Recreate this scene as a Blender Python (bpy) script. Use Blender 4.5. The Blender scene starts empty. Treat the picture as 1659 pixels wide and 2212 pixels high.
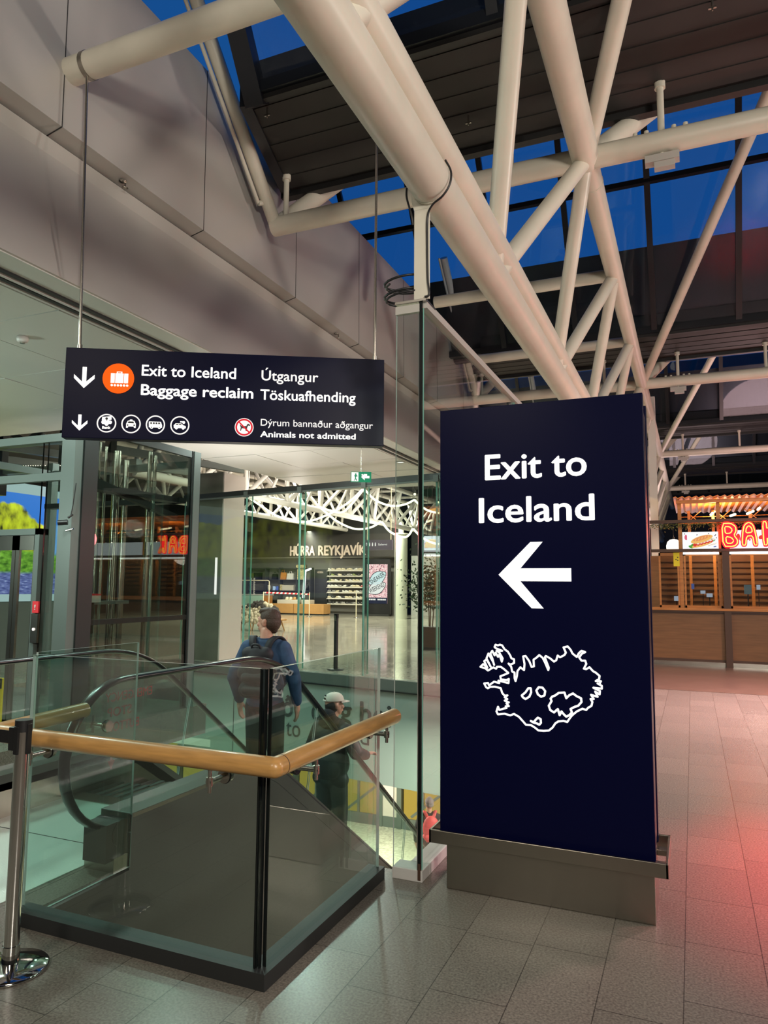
import bpy, bmesh, math, random
from mathutils import Vector, Matrix
random.seed(7)
SC = bpy.context.scene
COL = SC.collection
PI = math.pi

# ------------------------------------------------------------------ camera
cam_d = bpy.data.cameras.new('camera')
cam = bpy.data.objects.new('camera', cam_d); COL.objects.link(cam)
PITCH, ROLL, YAW = 0.101509, 0.0081737, 0.4042257
fw = Vector((-math.sin(YAW)*math.cos(PITCH), math.cos(YAW)*math.cos(PITCH), math.sin(PITCH)))
r0 = Vector((math.cos(YAW), math.sin(YAW), 0)); u0 = r0.cross(fw)
rt = r0*math.cos(ROLL)+u0*math.sin(ROLL); up = -r0*math.sin(ROLL)+u0*math.cos(ROLL)
m = Matrix((rt, up, -fw)).transposed().to_4x4(); m.translation = (0, 0, 1.65)
cam.matrix_world = m
cam_d.sensor_fit = 'VERTICAL'; cam_d.sensor_height = 36.0; cam_d.lens = 1552.05/2212*36.0
cam_d.clip_start = 0.05; cam_d.clip_end = 200
SC.camera = cam

# ------------------------------------------------------------------ world, exposure, light
W = bpy.data.worlds.new('dusk_sky'); SC.world = W; W.use_nodes = True
wb = W.node_tree.nodes['Background']; wb.inputs[0].default_value = (0.009, 0.085, 0.31, 1); wb.inputs[1].default_value = 0.85
vs = SC.view_settings
vs.view_transform = 'Standard'; vs.look = 'None'; vs.exposure = 0.0; vs.gamma = 1.0; vs.use_curve_mapping = False
cy = SC.cycles
cy.transparent_max_bounces = 40; cy.max_bounces = 7; cy.diffuse_bounces = 3; cy.glossy_bounces = 4; cy.transmission_bounces = 4
cy.caustics_reflective = False; cy.caustics_refractive = False; cy.sample_clamp_indirect = 10.0
cy.use_denoising = True

def area(name, loc, target, size, power, color, sy=None, spread=180):
    d = bpy.data.lights.new(name, 'AREA'); d.energy = power; d.color = color
    d.shape = 'RECTANGLE' if sy else 'DISK'; d.size = size
    if sy: d.size_y = sy
    d.spread = math.radians(spread)
    o = bpy.data.objects.new(name, d); COL.objects.link(o); o.location = loc
    o.rotation_euler = (Vector(target)-Vector(loc)).to_track_quat('-Z', 'Y').to_euler()
    return o
def point(name, loc, power, color, r=0.1):
    d = bpy.data.lights.new(name, 'POINT'); d.energy = power; d.color = color; d.shadow_soft_size = r
    o = bpy.data.objects.new(name, d); COL.objects.link(o); o.location = loc; return o

WARM = (1.0, 0.83, 0.62); COOL = (0.80, 1.0, 0.90); NEUT = (1.0, 0.93, 0.82); PINK = (1.0, 0.55, 0.58)
# unseen overhead lamps added behind the viewer and above the aisle
area('hall_light', (2.6, -3.2, 5.6), (1.2, -1.0, 0), 1.2, 150, (1.0, 0.90, 0.76))
area('hall_light', (-2.5, -4.0, 5.6), (-2.2, 2.0, 0), 1.2, 120, (1.0, 0.90, 0.76))
area('hall_light', (5.2, 6.0, 5.6), (2.0, 8.0, 0), 1.2, 170, (1.0, 0.86, 0.80))
area('hall_light', (4.8, 12.0, 5.6), (1.6, 11.0, 0), 1.2, 950, (1.0, 0.60, 0.62), spread=95)  # pink lamp added to tint the right-hand floor
# upward lights added behind the viewer and to the right, for roof and bulkhead
area('up_fill', (3.2, -2.2, 3.8), (-3.0, 6.0, 6.2), 0.8, 330, (1.0, 0.93, 0.82))
area('up_fill', (7.5, 9.0, 2.8), (-0.5, 9.5, 6.6), 0.8, 300, (1.0, 0.88, 0.80))
# added red lamps standing in for an unseen shop sign on the right
area('red_fill', (3.0, 5.6, 3.4), (1.75, 5.0, 0), 0.4, 150, (1.0, 0.015, 0.05), spread=52)
area('red_fill', (3.4, 15.6, 2.9), (-1.2, 11, 4.6), 0.6, 35, (1.0, 0.10, 0.12))
# downlights in the low ceiling over the lift and the escalator
for x, y, p in ((-5.6, 4.0, 80), (-5.2, 6.6, 60), (-5.3, 9.6, 70), (-7.6, 4.6, 60), (-7.6, 9.5, 90), (-5.8, 12.5, 60)):
    area('downlight', (x, y, 3.96), (x, y, 0), 0.22, p, COOL)
area('up_fill', (-8.8, 2.4, 2.4), (-7.2, 5.0, 4), 0.6, 90, (0.78, 1.0, 0.88))  # added out of view to brighten the low ceiling
area('up_fill', (-7.2, 10.2, 2.0), (-7.2, 10.2, 4), 1.6, 60, (1.0, 0.90, 0.86))  # added light floating over the well, aimed up at the low ceiling
area('up_fill', (2.5, 20.6, 4.0), (2.5, 20.6, 7), 3.0, 170, (1.0, 0.62, 0.60))  # added pink light for the roof tubes beyond the kiosk
area('up_fill', (-0.2, 27, 2.4), (-0.2, 27, 6), 3.0, 160, (1.0, 0.72, 0.72))  # added to lift the far roof steel, no fitting there
# shopping hall beyond the glass wall
for x, y, p in ((-9, 16, 560), (-13, 22, 760), (-18, 28, 850), (-9, 26, 700), (-14, 32, 850)):
    area('hall_light', (x, y, 5.9), (x, y, 0), 1.0, p, (1.0, 0.93, 0.76))
for x, y, p in ((-11, 19, 60), (-12, 27, 80)):
    area('up_fill', (x, y, 2.9), (x, y, 6), 0.6, p, (1.0, 0.92, 0.85))  # upward lights added under the lattice girders
# lamps under the corrugated roof of the kiosk and inside it
for x in (0.5, 2.2, 4.4): area('kiosk_lamp', (x, 17.9, 3.16), (x, 17.9, 4), 0.04, 45, (1.0, 0.58, 0.20), 0.9); area('kiosk_lamp', (x, 17.3, 2.9), (x, 17.5, 0), 0.9, 36, (1.0, 0.80, 0.55), 0.05)
area('kiosk_front_fill', (1.6, 14.2, 4.6), (1.6, 16.8, 0.8), 0.6, 30, (1.0, 0.80, 0.55))  # added lamp that brightens the counter fronts
# arrivals level below
for x, y, p in ((-4.2, 10.0, 150), (-7.0, 14.2, 260), (-3.0, 13.4, 200), (-10.0, 10.0, 160)):
    area('arrivals_light', (x, y, -1.72 if y > 12.3 else -0.6), (x, y, -4), 0.8, p, (1.0, 0.95, 0.74))

# ------------------------------------------------------------------ materials
def mat(name, col, rough=0.5, metal=0.0, emis=None, es=0.0, spec=0.5, noise=0.0, nscale=8.0, bump=0.0, stretch=(1, 1, 1), coat=0.0, alpha=None):
    M = bpy.data.materials.new(name); M.use_nodes = True
    nt = M.node_tree; b = nt.nodes['Principled BSDF']
    b.inputs['Base Color'].default_value = (*col, 1); b.inputs['Roughness'].default_value = rough
    b.inputs['Metallic'].default_value = metal; b.inputs['Specular IOR Level'].default_value = spec
    if coat: b.inputs['Coat Weight'].default_value = coat
    if emis: b.inputs['Emission Color'].default_value = (*emis, 1); b.inputs['Emission Strength'].default_value = es
    if noise or bump:
        tc = nt.nodes.new('ShaderNodeTexCoord'); mp = nt.nodes.new('ShaderNodeMapping'); mp.inputs['Scale'].default_value = stretch
        nz = nt.nodes.new('ShaderNodeTexNoise'); nz.inputs['Scale'].default_value = nscale; nz.inputs['Detail'].default_value = 5
        nt.links.new(tc.outputs['Object'], mp.inputs[0]); nt.links.new(mp.outputs[0], nz.inputs['Vector'])
        if noise:
            rp = nt.nodes.new('ShaderNodeValToRGB')
            rp.color_ramp.elements[0].position = 0.3; rp.color_ramp.elements[1].position = 0.7
            rp.color_ramp.elements[0].color = (*[c*(1-noise) for c in col], 1); rp.color_ramp.elements[1].color = (*[min(1, c*(1+noise)) for c in col], 1)
            nt.links.new(nz.outputs[0], rp.inputs[0]); nt.links.new(rp.outputs[0], b.inputs['Base Color'])
        if bump:
            bp = nt.nodes.new('ShaderNodeBump'); bp.inputs['Strength'].default_value = bump; bp.inputs['Distance'].default_value = 0.01
            nt.links.new(nz.outputs[0], bp.inputs['Height']); nt.links.new(bp.outputs[0], b.inputs['Normal'])
    return M

def glass(name, tint, refl=1.0, rough=0.0, base=0.04):
    M = bpy.data.materials.new(name); M.use_nodes = True; nt = M.node_tree; N = nt.nodes; L = nt.links
    for n in list(N): N.remove(n)
    out = N.new('ShaderNodeOutputMaterial'); mix = N.new('ShaderNodeMixShader')
    tr = N.new('ShaderNodeBsdfTransparent'); tr.inputs[0].default_value = (*tint, 1)
    gl = N.new('ShaderNodeBsdfGlossy'); gl.inputs['Roughness'].default_value = rough; gl.inputs['Color'].default_value = (refl, refl, refl, 1)
    ge = N.new('ShaderNodeNewGeometry'); dt = N.new('ShaderNodeVectorMath'); dt.operation = 'DOT_PRODUCT'
    L.new(ge.outputs['Incoming'], dt.inputs[0]); L.new(ge.outputs['Normal'], dt.inputs[1])
    ab = N.new('ShaderNodeMath'); ab.operation = 'ABSOLUTE'; L.new(dt.outputs['Value'], ab.inputs[0])
    om = N.new('ShaderNodeMath'); om.operation = 'SUBTRACT'; om.inputs[0].default_value = 1.0; L.new(ab.outputs[0], om.inputs[1])
    pw = N.new('ShaderNodeMath'); pw.operation = 'POWER'; pw.inputs[1].default_value = 5.0; L.new(om.outputs[0], pw.inputs[0])
    ma = N.new('ShaderNodeMath'); ma.operation = 'MULTIPLY_ADD'; ma.inputs[1].default_value = 1-base; ma.inputs[2].default_value = base; L.new(pw.outputs[0], ma.inputs[0])
    L.new(ma.outputs[0], mix.inputs[0]); L.new(tr.outputs[0], mix.inputs[1]); L.new(gl.outputs[0], mix.inputs[2]); L.new(mix.outputs[0], out.inputs[0])
    return M

def emit(name, col, s):
    M = bpy.data.materials.new(name); M.use_nodes = True; nt = M.node_tree; b = nt.nodes['Principled BSDF']
    b.inputs['Base Color'].default_value = (*[c*0.06 for c in col], 1); b.inputs['Roughness'].default_value = 0.5; b.inputs['Specular IOR Level'].default_value = 0.2
    b.inputs['Emission Color'].default_value = (*col, 1); b.inputs['Emission Strength'].default_value = s
    return M

def floor_mat(name, c1, c2, joint, bw, rh, r_lo, r_hi, off=(0, 0), grain=60, mortar=0.0035, bumpy=0.15):
    """stone slabs laid in courses that run along the hall"""
    M = bpy.data.materials.new(name); M.use_nodes = True; nt = M.node_tree; N = nt.nodes; L = nt.links
    b = N['Principled BSDF']
    tc = N.new('ShaderNodeTexCoord'); sp = N.new('ShaderNodeSeparateXYZ'); cb = N.new('ShaderNodeCombineXYZ')
    ax = N.new('ShaderNodeMath'); ax.inputs[1].default_value = off[0]; ay = N.new('ShaderNodeMath'); ay.inputs[1].default_value = off[1]
    L.new(tc.outputs['Object'], sp.inputs[0]); L.new(sp.outputs['X'], ax.inputs[0]); L.new(sp.outputs['Y'], ay.inputs[0])
    L.new(ay.outputs[0], cb.inputs['X']); L.new(ax.outputs[0], cb.inputs['Y'])
    br = N.new('ShaderNodeTexBrick'); br.inputs['Scale'].default_value = 1; br.inputs['Brick Width'].default_value = bw; br.inputs['Row Height'].default_value = rh
    br.inputs['Mortar Size'].default_value = mortar; br.inputs['Color1'].default_value = (*c1, 1); br.inputs['Color2'].default_value = (*c2, 1); br.inputs['Mortar'].default_value = (*joint, 1)
    br.offset = 0.37; br.offset_frequency = 2; br.squash = 0.8; br.squash_frequency = 3
    L.new(cb.outputs[0], br.inputs['Vector'])
    nz = N.new('ShaderNodeTexNoise'); nz.inputs['Scale'].default_value = grain; nz.inputs['Detail'].default_value = 2; L.new(tc.outputs['Object'], nz.inputs['Vector'])
    n2 = N.new('ShaderNodeTexNoise'); n2.inputs['Scale'].default_value = 1.3; n2.inputs['Detail'].default_value = 3; L.new(tc.outputs['Object'], n2.inputs['Vector'])
    mr = N.new('ShaderNodeMapRange'); mr.inputs['From Min'].default_value = 0.3; mr.inputs['From Max'].default_value = 0.7; mr.inputs['To Min'].default_value = 0.68; mr.inputs['To Max'].default_value = 1.32; L.new(nz.outputs[0], mr.inputs[0])
    mx = N.new('ShaderNodeVectorMath'); mx.operation = 'SCALE'; L.new(br.outputs['Color'], mx.inputs[0]); L.new(mr.outputs[0], mx.inputs['Scale'])
    L.new(mx.outputs[0], b.inputs['Base Color'])
    rr = N.new('ShaderNodeMapRange'); rr.inputs['From Min'].default_value = 0.3; rr.inputs['From Max'].default_value = 0.7; rr.inputs['To Min'].default_value = r_lo; rr.inputs['To Max'].default_value = r_hi
    L.new(n2.outputs[0], rr.inputs[0]); L.new(rr.outputs[0], b.inputs['Roughness'])
    if bumpy > 0:
        bp = N.new('ShaderNodeBump'); bp.inputs['Strength'].default_value = bumpy; bp.inputs['Distance'].default_value = 0.003
        L.new(nz.outputs[0], bp.inputs['Height']); L.new(bp.outputs[0], b.inputs['Normal'])
    b.inputs['Specular IOR Level'].default_value = 0.5
    return M

G = {}
G['granite'] = floor_mat('granite_slabs', (0.185, 0.165, 0.138), (0.155, 0.14, 0.118), (0.06, 0.053, 0.045), 0.66, 0.3215, 0.25, 0.27, (0.085, 0.2), 95, 0.0022, 0.0)
G['polished'] = floor_mat('polished_stone', (0.42, 0.39, 0.32), (0.36, 0.33, 0.27), (0.16, 0.14, 0.11), 1.2, 0.6, 0.06, 0.14, (0, 0), 14, 0.004, 0.02)
G['arrivals'] = floor_mat('arrivals_stone', (0.56, 0.53, 0.44), (0.52, 0.49, 0.41), (0.34, 0.32, 0.26), 1.2, 0.6, 0.2, 0.3, (0, 0), 14, 0.004, 0.02)
G['tube'] = mat('white_painted_steel', (0.66, 0.62, 0.52), 0.38, noise=0.05, nscale=3)
G['tube_hall'] = mat('white_lattice_paint', (0.78, 0.74, 0.70), 0.45)
G['panel'] = mat('pale_metal_panel', (0.46, 0.44, 0.405), 0.42, noise=0.04, nscale=0.8)
G['panel_dark'] = mat('shadow_gap', (0.02, 0.02, 0.02), 0.7)
G['ceil'] = mat('white_metal_tile', (0.62, 0.63, 0.59), 0.42)
G['black'] = mat('black_roof_metal', (0.009, 0.0085, 0.0085), 0.5)
G['roof'] = mat('dark_roof_lining', (0.016, 0.014, 0.013), 0.6, noise=0.2, nscale=2)
G['darkframe'] = mat('dark_window_frame', (0.008, 0.010, 0.014), 0.35)
G['navy'] = mat('navy_sign_face', (0.0016, 0.0024, 0.024), 0.35, spec=0.10)
G['navyedge'] = mat('black_sign_edge', (0.006, 0.006, 0.012), 0.3)
G['white_e'] = emit('lit_white', (1.0, 0.97, 0.88), 1.5)
G['white_e2'] = emit('lit_white_soft', (1.0, 0.95, 0.90), 1.05)
G['orange_e'] = emit('lit_orange', (1.0, 0.105, 0.0), 1.15)
G['red_e'] = emit('lit_red', (0.9, 0.01, 0.03), 0.8)
G['dogdark'] = mat('sign_dark_ink', (0.01, 0.01, 0.02), 0.5)
G['steel'] = mat('brushed_steel', (0.36, 0.33, 0.28), 0.26, 1.0, noise=0.025, nscale=3, stretch=(9, 9, 0.1))
G['steel_l'] = mat('satin_steel', (0.50, 0.47, 0.42), 0.25, 1.0)
G['chrome'] = mat('polished_chrome', (0.72, 0.70, 0.67), 0.07, 1.0)
G['wood'] = mat('oak_handrail', (0.50, 0.27, 0.085), 0.33, noise=0.18, nscale=6, stretch=(1, 1, 9), coat=0.3)
G['charcoal'] = mat('charcoal_plinth', (0.018, 0.019, 0.019), 0.5)
G['olive'] = mat('dark_grey_cladding', (0.075, 0.076, 0.066), 0.38, noise=0.06, nscale=1.2)
G['rubber'] = mat('black_rubber', (0.006, 0.006, 0.007), 0.28)
G['plastic'] = mat('black_plastic', (0.012, 0.012, 0.013), 0.4)
G['glass'] = glass('clear_safety_glass', (0.91, 0.955, 0.935), 1.0, base=0.025)
G['glassb'] = glass('balustrade_glass', (0.845, 0.93, 0.905), 1.0, base=0.055)
G['glassd'] = glass('lift_glass', (0.74, 0.80, 0.76), 1.0, base=0.09)
G['glassr'] = glass('roof_glass', (0.9, 0.95, 1.0), 0.5, base=0.03)
G['gedge'] = mat('green_glass_edge', (0.25, 0.55, 0.46), 0.15)
G['gedge_p'] = mat('pale_glass_edge', (0.45, 0.56, 0.52), 0.15)
G['gedge_k'] = mat('black_glass_seal', (0.006, 0.008, 0.008), 0.15)
G['whiteplinth'] = mat('white_stone_kerb', (0.60, 0.58, 0.55), 0.4)
G['teal'] = mat('grey_green_panel', (0.27, 0.34, 0.32), 0.45)
G['tealtext'] = mat('dark_vinyl_letters', (0.03, 0.04, 0.04), 0.5)
G['concrete'] = mat('board_concrete', (0.15, 0.145, 0.115), 0.7, noise=0.12, nscale=3)
G['pinkwall'] = mat('pale_plaster', (0.62, 0.55, 0.50), 0.6)
G['darkwall'] = mat('dark_shop_wall', (0.022, 0.022, 0.021), 0.6)
G['greywall'] = mat('grey_shop_wall', (0.16, 0.155, 0.14), 0.6)
G['liftframe'] = mat('lift_frame_grey', (0.10, 0.12, 0.11), 0.4)
G['liftframe_d'] = mat('lift_frame_dark', (0.02, 0.022, 0.022), 0.35)
G['deck'] = mat('ribbed_landing_metal', (0.62, 0.66, 0.60), 0.35, 0.4, bump=0.3, nscale=60, stretch=(1, 6, 1))
G['kwood'] = mat('kiosk_orange_wood', (0.50, 0.20, 0.05), 0.45, noise=0.15, nscale=4, stretch=(1, 1, 8))
G['kbrown'] = mat('kiosk_brown_panel', (0.20, 0.095, 0.038), 0.45, noise=0.15, nscale=2, stretch=(1, 1, 12))
G['kdark'] = mat('kiosk_dark_frame', (0.07, 0.036, 0.022), 0.5)
G['corr'] = mat('corrugated_plastic', (0.75, 0.24, 0.04), 0.35)
G['neon_red'] = emit('red_neon_face', (1.0, 0.003, 0.012), 5.0)
G['neon_line'] = emit('neon_tube', (1.0, 0.55, 0.06), 4.0)
G['tube_lamp'] = emit('lamp_tube', (1.0, 0.85, 0.55), 4.0)
G['strip_lamp'] = emit('white_strip_lamp', (1.0, 0.96, 0.92), 2.6)
G['festoon'] = emit('glowing_rope', (1.0, 0.93, 0.62), 3.5)
G['globe'] = emit('opal_globe', (1.0, 0.90, 0.72), 1.8)
G['yellow_l'] = emit('yellow_lampshade', (1.0, 0.62, 0.16), 1.1)
G['winlit'] = emit('lit_yellow_window', (0.92, 0.60, 0.10), 0.55)

G['esred'] = mat('red_vinyl', (0.55, 0.05, 0.05), 0.5)
G['stickred'] = mat('red_sticker', (0.65, 0.02, 0.03), 0.5)
G['exgreen'] = emit('exit_green', (0.01, 0.28, 0.13), 0.8)
G['lb_frame'] = emit('lightbox_edge', (0.62, 0.86, 0.86), 0.55)
G['glassk'] = glass('kiosk_glass', (0.85, 0.82, 0.78), 1.0, base=0.07)
G['screenw'] = emit('lit_screen_white', (0.93, 0.96, 1.0), 1.0)
G['screenb'] = emit('lit_screen_blue', (0.55, 0.72, 0.95), 0.7)
G['food_green'] = emit('picture_green', (0.10, 0.45, 0.05), 0.7); G['food_bread'] = emit('picture_bread', (0.95, 0.55, 0.15), 0.85); G['food_red'] = emit('picture_red', (0.80, 0.06, 0.04), 0.8)
G['food_cream'] = emit('picture_cream', (0.95, 0.85, 0.75), 0.85); G['food_crust'] = emit('picture_crust', (0.85, 0.30, 0.12), 0.85); G['food_pink'] = emit('picture_pink', (0.85, 0.15, 0.25), 0.8); G['food_blue'] = emit('picture_blue', (0.15, 0.25, 0.75), 0.5)
G['neon_redflat'] = mat('red_print', (0.7, 0.02, 0.03), 0.5); G['bluewrap'] = mat('blue_wrap', (0.12, 0.35, 0.60), 0.4)
G['leaf'] = mat('garland_leaf', (0.10, 0.13, 0.03), 0.6); G['leaf_y'] = mat('dry_leaf', (0.35, 0.27, 0.08), 0.6); G['leafd'] = mat('tree_leaf', (0.035, 0.06, 0.025), 0.55); G['bark'] = mat('bark', (0.10, 0.07, 0.05), 0.8)
G['planter'] = mat('black_planter', (0.012, 0.012, 0.014), 0.4); G['tagyellow'] = mat('yellow_card', (0.85, 0.72, 0.02), 0.5)
G['kfloor'] = mat('brown_floor_boards', (0.12, 0.08, 0.06), 0.3, noise=0.2, nscale=3, stretch=(1, 8, 1))
G['shopfascia'] = mat('brown_black_fascia', (0.035, 0.031, 0.028), 0.55); G['signbeige'] = mat('beige_letters', (0.62, 0.50, 0.42), 0.5)
G['shelfpale'] = mat('pale_shelf_board', (0.55, 0.50, 0.42), 0.5); G['shelfdark'] = mat('dark_shelf_steel', (0.04, 0.042, 0.045), 0.5)
G['sh_white'] = mat('white_leather', (0.75, 0.73, 0.66), 0.5); G['sh_cream'] = mat('cream_textile', (0.68, 0.60, 0.42), 0.6); G['sh_dark'] = mat('dark_textile', (0.03, 0.03, 0.032), 0.6); G['sh_grey'] = mat('grey_suede', (0.30, 0.29, 0.27), 0.7); G['sh_red'] = mat('red_suede', (0.55, 0.04, 0.05), 0.6); G['sh_green'] = mat('green_suede', (0.25, 0.30, 0.10), 0.6); G['sh_sole'] = mat('pale_rubber_sole', (0.65, 0.62, 0.54), 0.6)
G['posternavy'] = emit('poster_navy', (0.02, 0.025, 0.06), 0.8); G['solepale'] = emit('poster_ice_blue', (0.72, 0.90, 0.93), 0.9); G['solewhite'] = emit('poster_white', (0.95, 0.94, 0.92), 0.9)
def doodle_mat():
    M = bpy.data.materials.new('poster_pink_doodles'); M.use_nodes = True; nt = M.node_tree; N = nt.nodes; L = nt.links; b = N['Principled BSDF']
    tc = N.new('ShaderNodeTexCoord'); vo = N.new('ShaderNodeTexVoronoi'); vo.feature = 'DISTANCE_TO_EDGE'; vo.inputs['Scale'].default_value = 9; nz = N.new('ShaderNodeTexNoise'); nz.inputs['Scale'].default_value = 16; nz.inputs['Detail'].default_value = 4
    L.new(tc.outputs['Object'], vo.inputs['Vector']); L.new(tc.outputs['Object'], nz.inputs['Vector'])
    r = N.new('ShaderNodeValToRGB'); r.color_ramp.interpolation = 'CONSTANT'; e = r.color_ramp.elements; e[0].position = 0; e[0].color = (0.10, 0.03, 0.06, 1); e[1].position = 0.40; e[1].color = (0.92, 0.50, 0.52, 1); q = e.new(0.58); q.color = (0.98, 0.78, 0.76, 1)
    L.new(nz.outputs[0], r.inputs[0]); L.new(r.outputs[0], b.inputs['Emission Color']); b.inputs['Emission Strength'].default_value = 1.15; b.inputs['Base Color'].default_value = (0, 0, 0, 1)
    return M
G['posterpink'] = doodle_mat()
G['mint'] = mat('mint_laminate', (0.38, 0.58, 0.48), 0.45); G['goldbox'] = mat('speckled_gold', (0.50, 0.42, 0.22), 0.5, noise=0.6, nscale=14); G['benchwood'] = mat('oak_block', (0.46, 0.24, 0.08), 0.5, noise=0.1, nscale=3)
G['tape_red'] = mat('tape_red', (0.75, 0.03, 0.04), 0.5); G['tape_white'] = mat('tape_white', (0.8, 0.76, 0.70), 0.5)
G['signviolet'] = mat('grey_violet_sign', (0.10, 0.085, 0.12), 0.4); G['column'] = mat('white_column', (0.62, 0.62, 0.52), 0.5)
G['fur_cream'] = mat('cream_fur', (0.60, 0.52, 0.38), 0.9, bump=0.6, nscale=40); G['fur_dark'] = mat('dark_fur', (0.06, 0.05, 0.045), 0.9, bump=0.6, nscale=40); G['fur_tan'] = mat('tan_fur', (0.50, 0.32, 0.20), 0.9, bump=0.6, nscale=40)
G['orangering'] = emit('orange_lamp_disc', (1.0, 0.45, 0.12), 1.0)
G['skin'] = mat('skin', (0.50, 0.27, 0.19), 0.5); G['denim'] = mat('blue_denim', (0.022, 0.058, 0.125), 0.8, noise=0.25, nscale=14, bump=0.25)
G['blackcloth'] = mat('black_trousers', (0.010, 0.011, 0.011), 0.8); G['hair'] = mat('short_brown_hair', (0.045, 0.024, 0.014), 0.6, bump=0.5, nscale=90); G['hairdark'] = mat('dark_hair', (0.015, 0.011, 0.010), 0.6)
G['packblack'] = mat('black_pack_cloth', (0.007, 0.008, 0.013), 0.7); G['packgrey'] = mat('dark_pack_pocket', (0.012, 0.012, 0.016), 0.6); G['coat'] = mat('dark_padded_coat', (0.018, 0.026, 0.030), 0.55, bump=0.3, nscale=10); G['coatdark'] = mat('black_fleece', (0.008, 0.009, 0.012), 0.85)
G['trousergrey'] = mat('grey_green_trousers', (0.05, 0.058, 0.055), 0.8); G['capwhite'] = mat('white_cap_cloth', (0.68, 0.64, 0.56), 0.7); G['beanie'] = mat('grey_knit', (0.20, 0.17, 0.19), 0.9, bump=0.4, nscale=60); G['packred'] = mat('red_pack_cloth', (0.55, 0.05, 0.06), 0.6); G['signyellow'] = mat('yellow_notice', (0.80, 0.62, 0.03), 0.45)
def waterfall_mat():
    M = bpy.data.materials.new('waterfall_picture'); M.use_nodes = True; nt = M.node_tree; N = nt.nodes; L = nt.links; b = N['Principled BSDF']
    tc = N.new('ShaderNodeTexCoord'); sp = N.new('ShaderNodeSeparateXYZ'); L.new(tc.outputs['Object'], sp.inputs[0])
    def nz(scale, st, det=4):
        mp = N.new('ShaderNodeMapping'); mp.inputs['Scale'].default_value = st; n = N.new('ShaderNodeTexNoise'); n.inputs['Scale'].default_value = scale; n.inputs['Detail'].default_value = det
        L.new(tc.outputs['Object'], mp.inputs[0]); L.new(mp.outputs[0], n.inputs['Vector']); return n.outputs[0]
    def ramp(src, stops):
        r = N.new('ShaderNodeValToRGB'); e = r.color_ramp.elements
        while len(e) < len(stops): e.new(0.5)
        for q, (p, c) in enumerate(stops): e[q].position = p; e[q].color = (*c, 1)
        L.new(src, r.inputs[0]); return r.outputs[0]
    def step(src, thr, wid=0.01):
        m_ = N.new('ShaderNodeMapRange'); m_.inputs['From Min'].default_value = thr-wid; m_.inputs['From Max'].default_value = thr+wid; L.new(src, m_.inputs[0]); return m_.outputs[0]
    def math_(op, a, b_):
        m_ = N.new('ShaderNodeMath'); m_.operation = op
        for q, v in enumerate((a, b_)):
            if isinstance(v, (int, float)): m_.inputs[q].default_value = v
            else: L.new(v, m_.inputs[q])
        return m_.outputs[0]
    def mix(f, a, b_):
        m_ = N.new('ShaderNodeMix'); m_.data_type = 'RGBA'; L.new(f, m_.inputs[0]); L.new(a, m_.inputs[6]); L.new(b_, m_.inputs[7]); return m_.outputs[2]
    y, z = sp.outputs['Y'], sp.outputs['Z']            # object origin stands at (-13, 10.5, 0)
    wob = math_('MULTIPLY', nz(1.6, (1, 1, 1)), 0.7)
    cliff = ramp(nz(3.0, (1, 1.2, 0.8), 8), ((0.36, (0.03, 0.035, 0.01)), (0.46, (0.42, 0.46, 0.02)), (0.62, (0.75, 0.85, 0.03))))
    fall = ramp(nz(2.5, (1, 5, 0.25), 5), ((0.3, (0.05, 0.20, 0.55)), (0.5, (0.18, 0.42, 0.80)), (0.72, (0.62, 0.82, 0.95))))
    sky = ramp(z, ((0.0, (0.20, 0.55, 0.80)), (1.0, (0.03, 0.20, 0.70))))
    grass = ramp(nz(6, (1, 1, 2), 6), ((0.35, (0.03, 0.12, 0.01)), (0.65, (0.22, 0.50, 0.05))))
    river = ramp(nz(7, (1, 1, 5), 5), ((0.35, (0.05, 0.07, 0.22)), (0.6, (0.16, 0.20, 0.45)), (0.75, (0.45, 0.55, 0.75))))
    c = mix(step(math_('ADD', y, math_('MULTIPLY', z, -0.0)), 1.05, 0.12), cliff, fall)
    skyline = math_('ADD', math_('SUBTRACT', z, math_('MULTIPLY', math_('SUBTRACT', 1.2, y), 0.30)), wob)
    c = mix(step(skyline, 3.25, 0.03), c, sky)
    c = mix(step(math_('SUBTRACT', math_('ADD', 2.25, math_('MULTIPLY', wob, 0.5)), z), 0.10, 0.05), c, grass)
    c = mix(step(math_('SUBTRACT', math_('ADD', 1.80, math_('MULTIPLY', wob, 0.15)), z), 0.0, 0.03), c, river)
    b.inputs['Base Color'].default_value = (0, 0, 0, 1); L.new(c, b.inputs['Emission Color']); b.inputs['Emission Strength'].default_value = 1.0; b.inputs['Roughness'].default_value = 0.3
    return M
G['waterfall'] = waterfall_mat()

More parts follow.
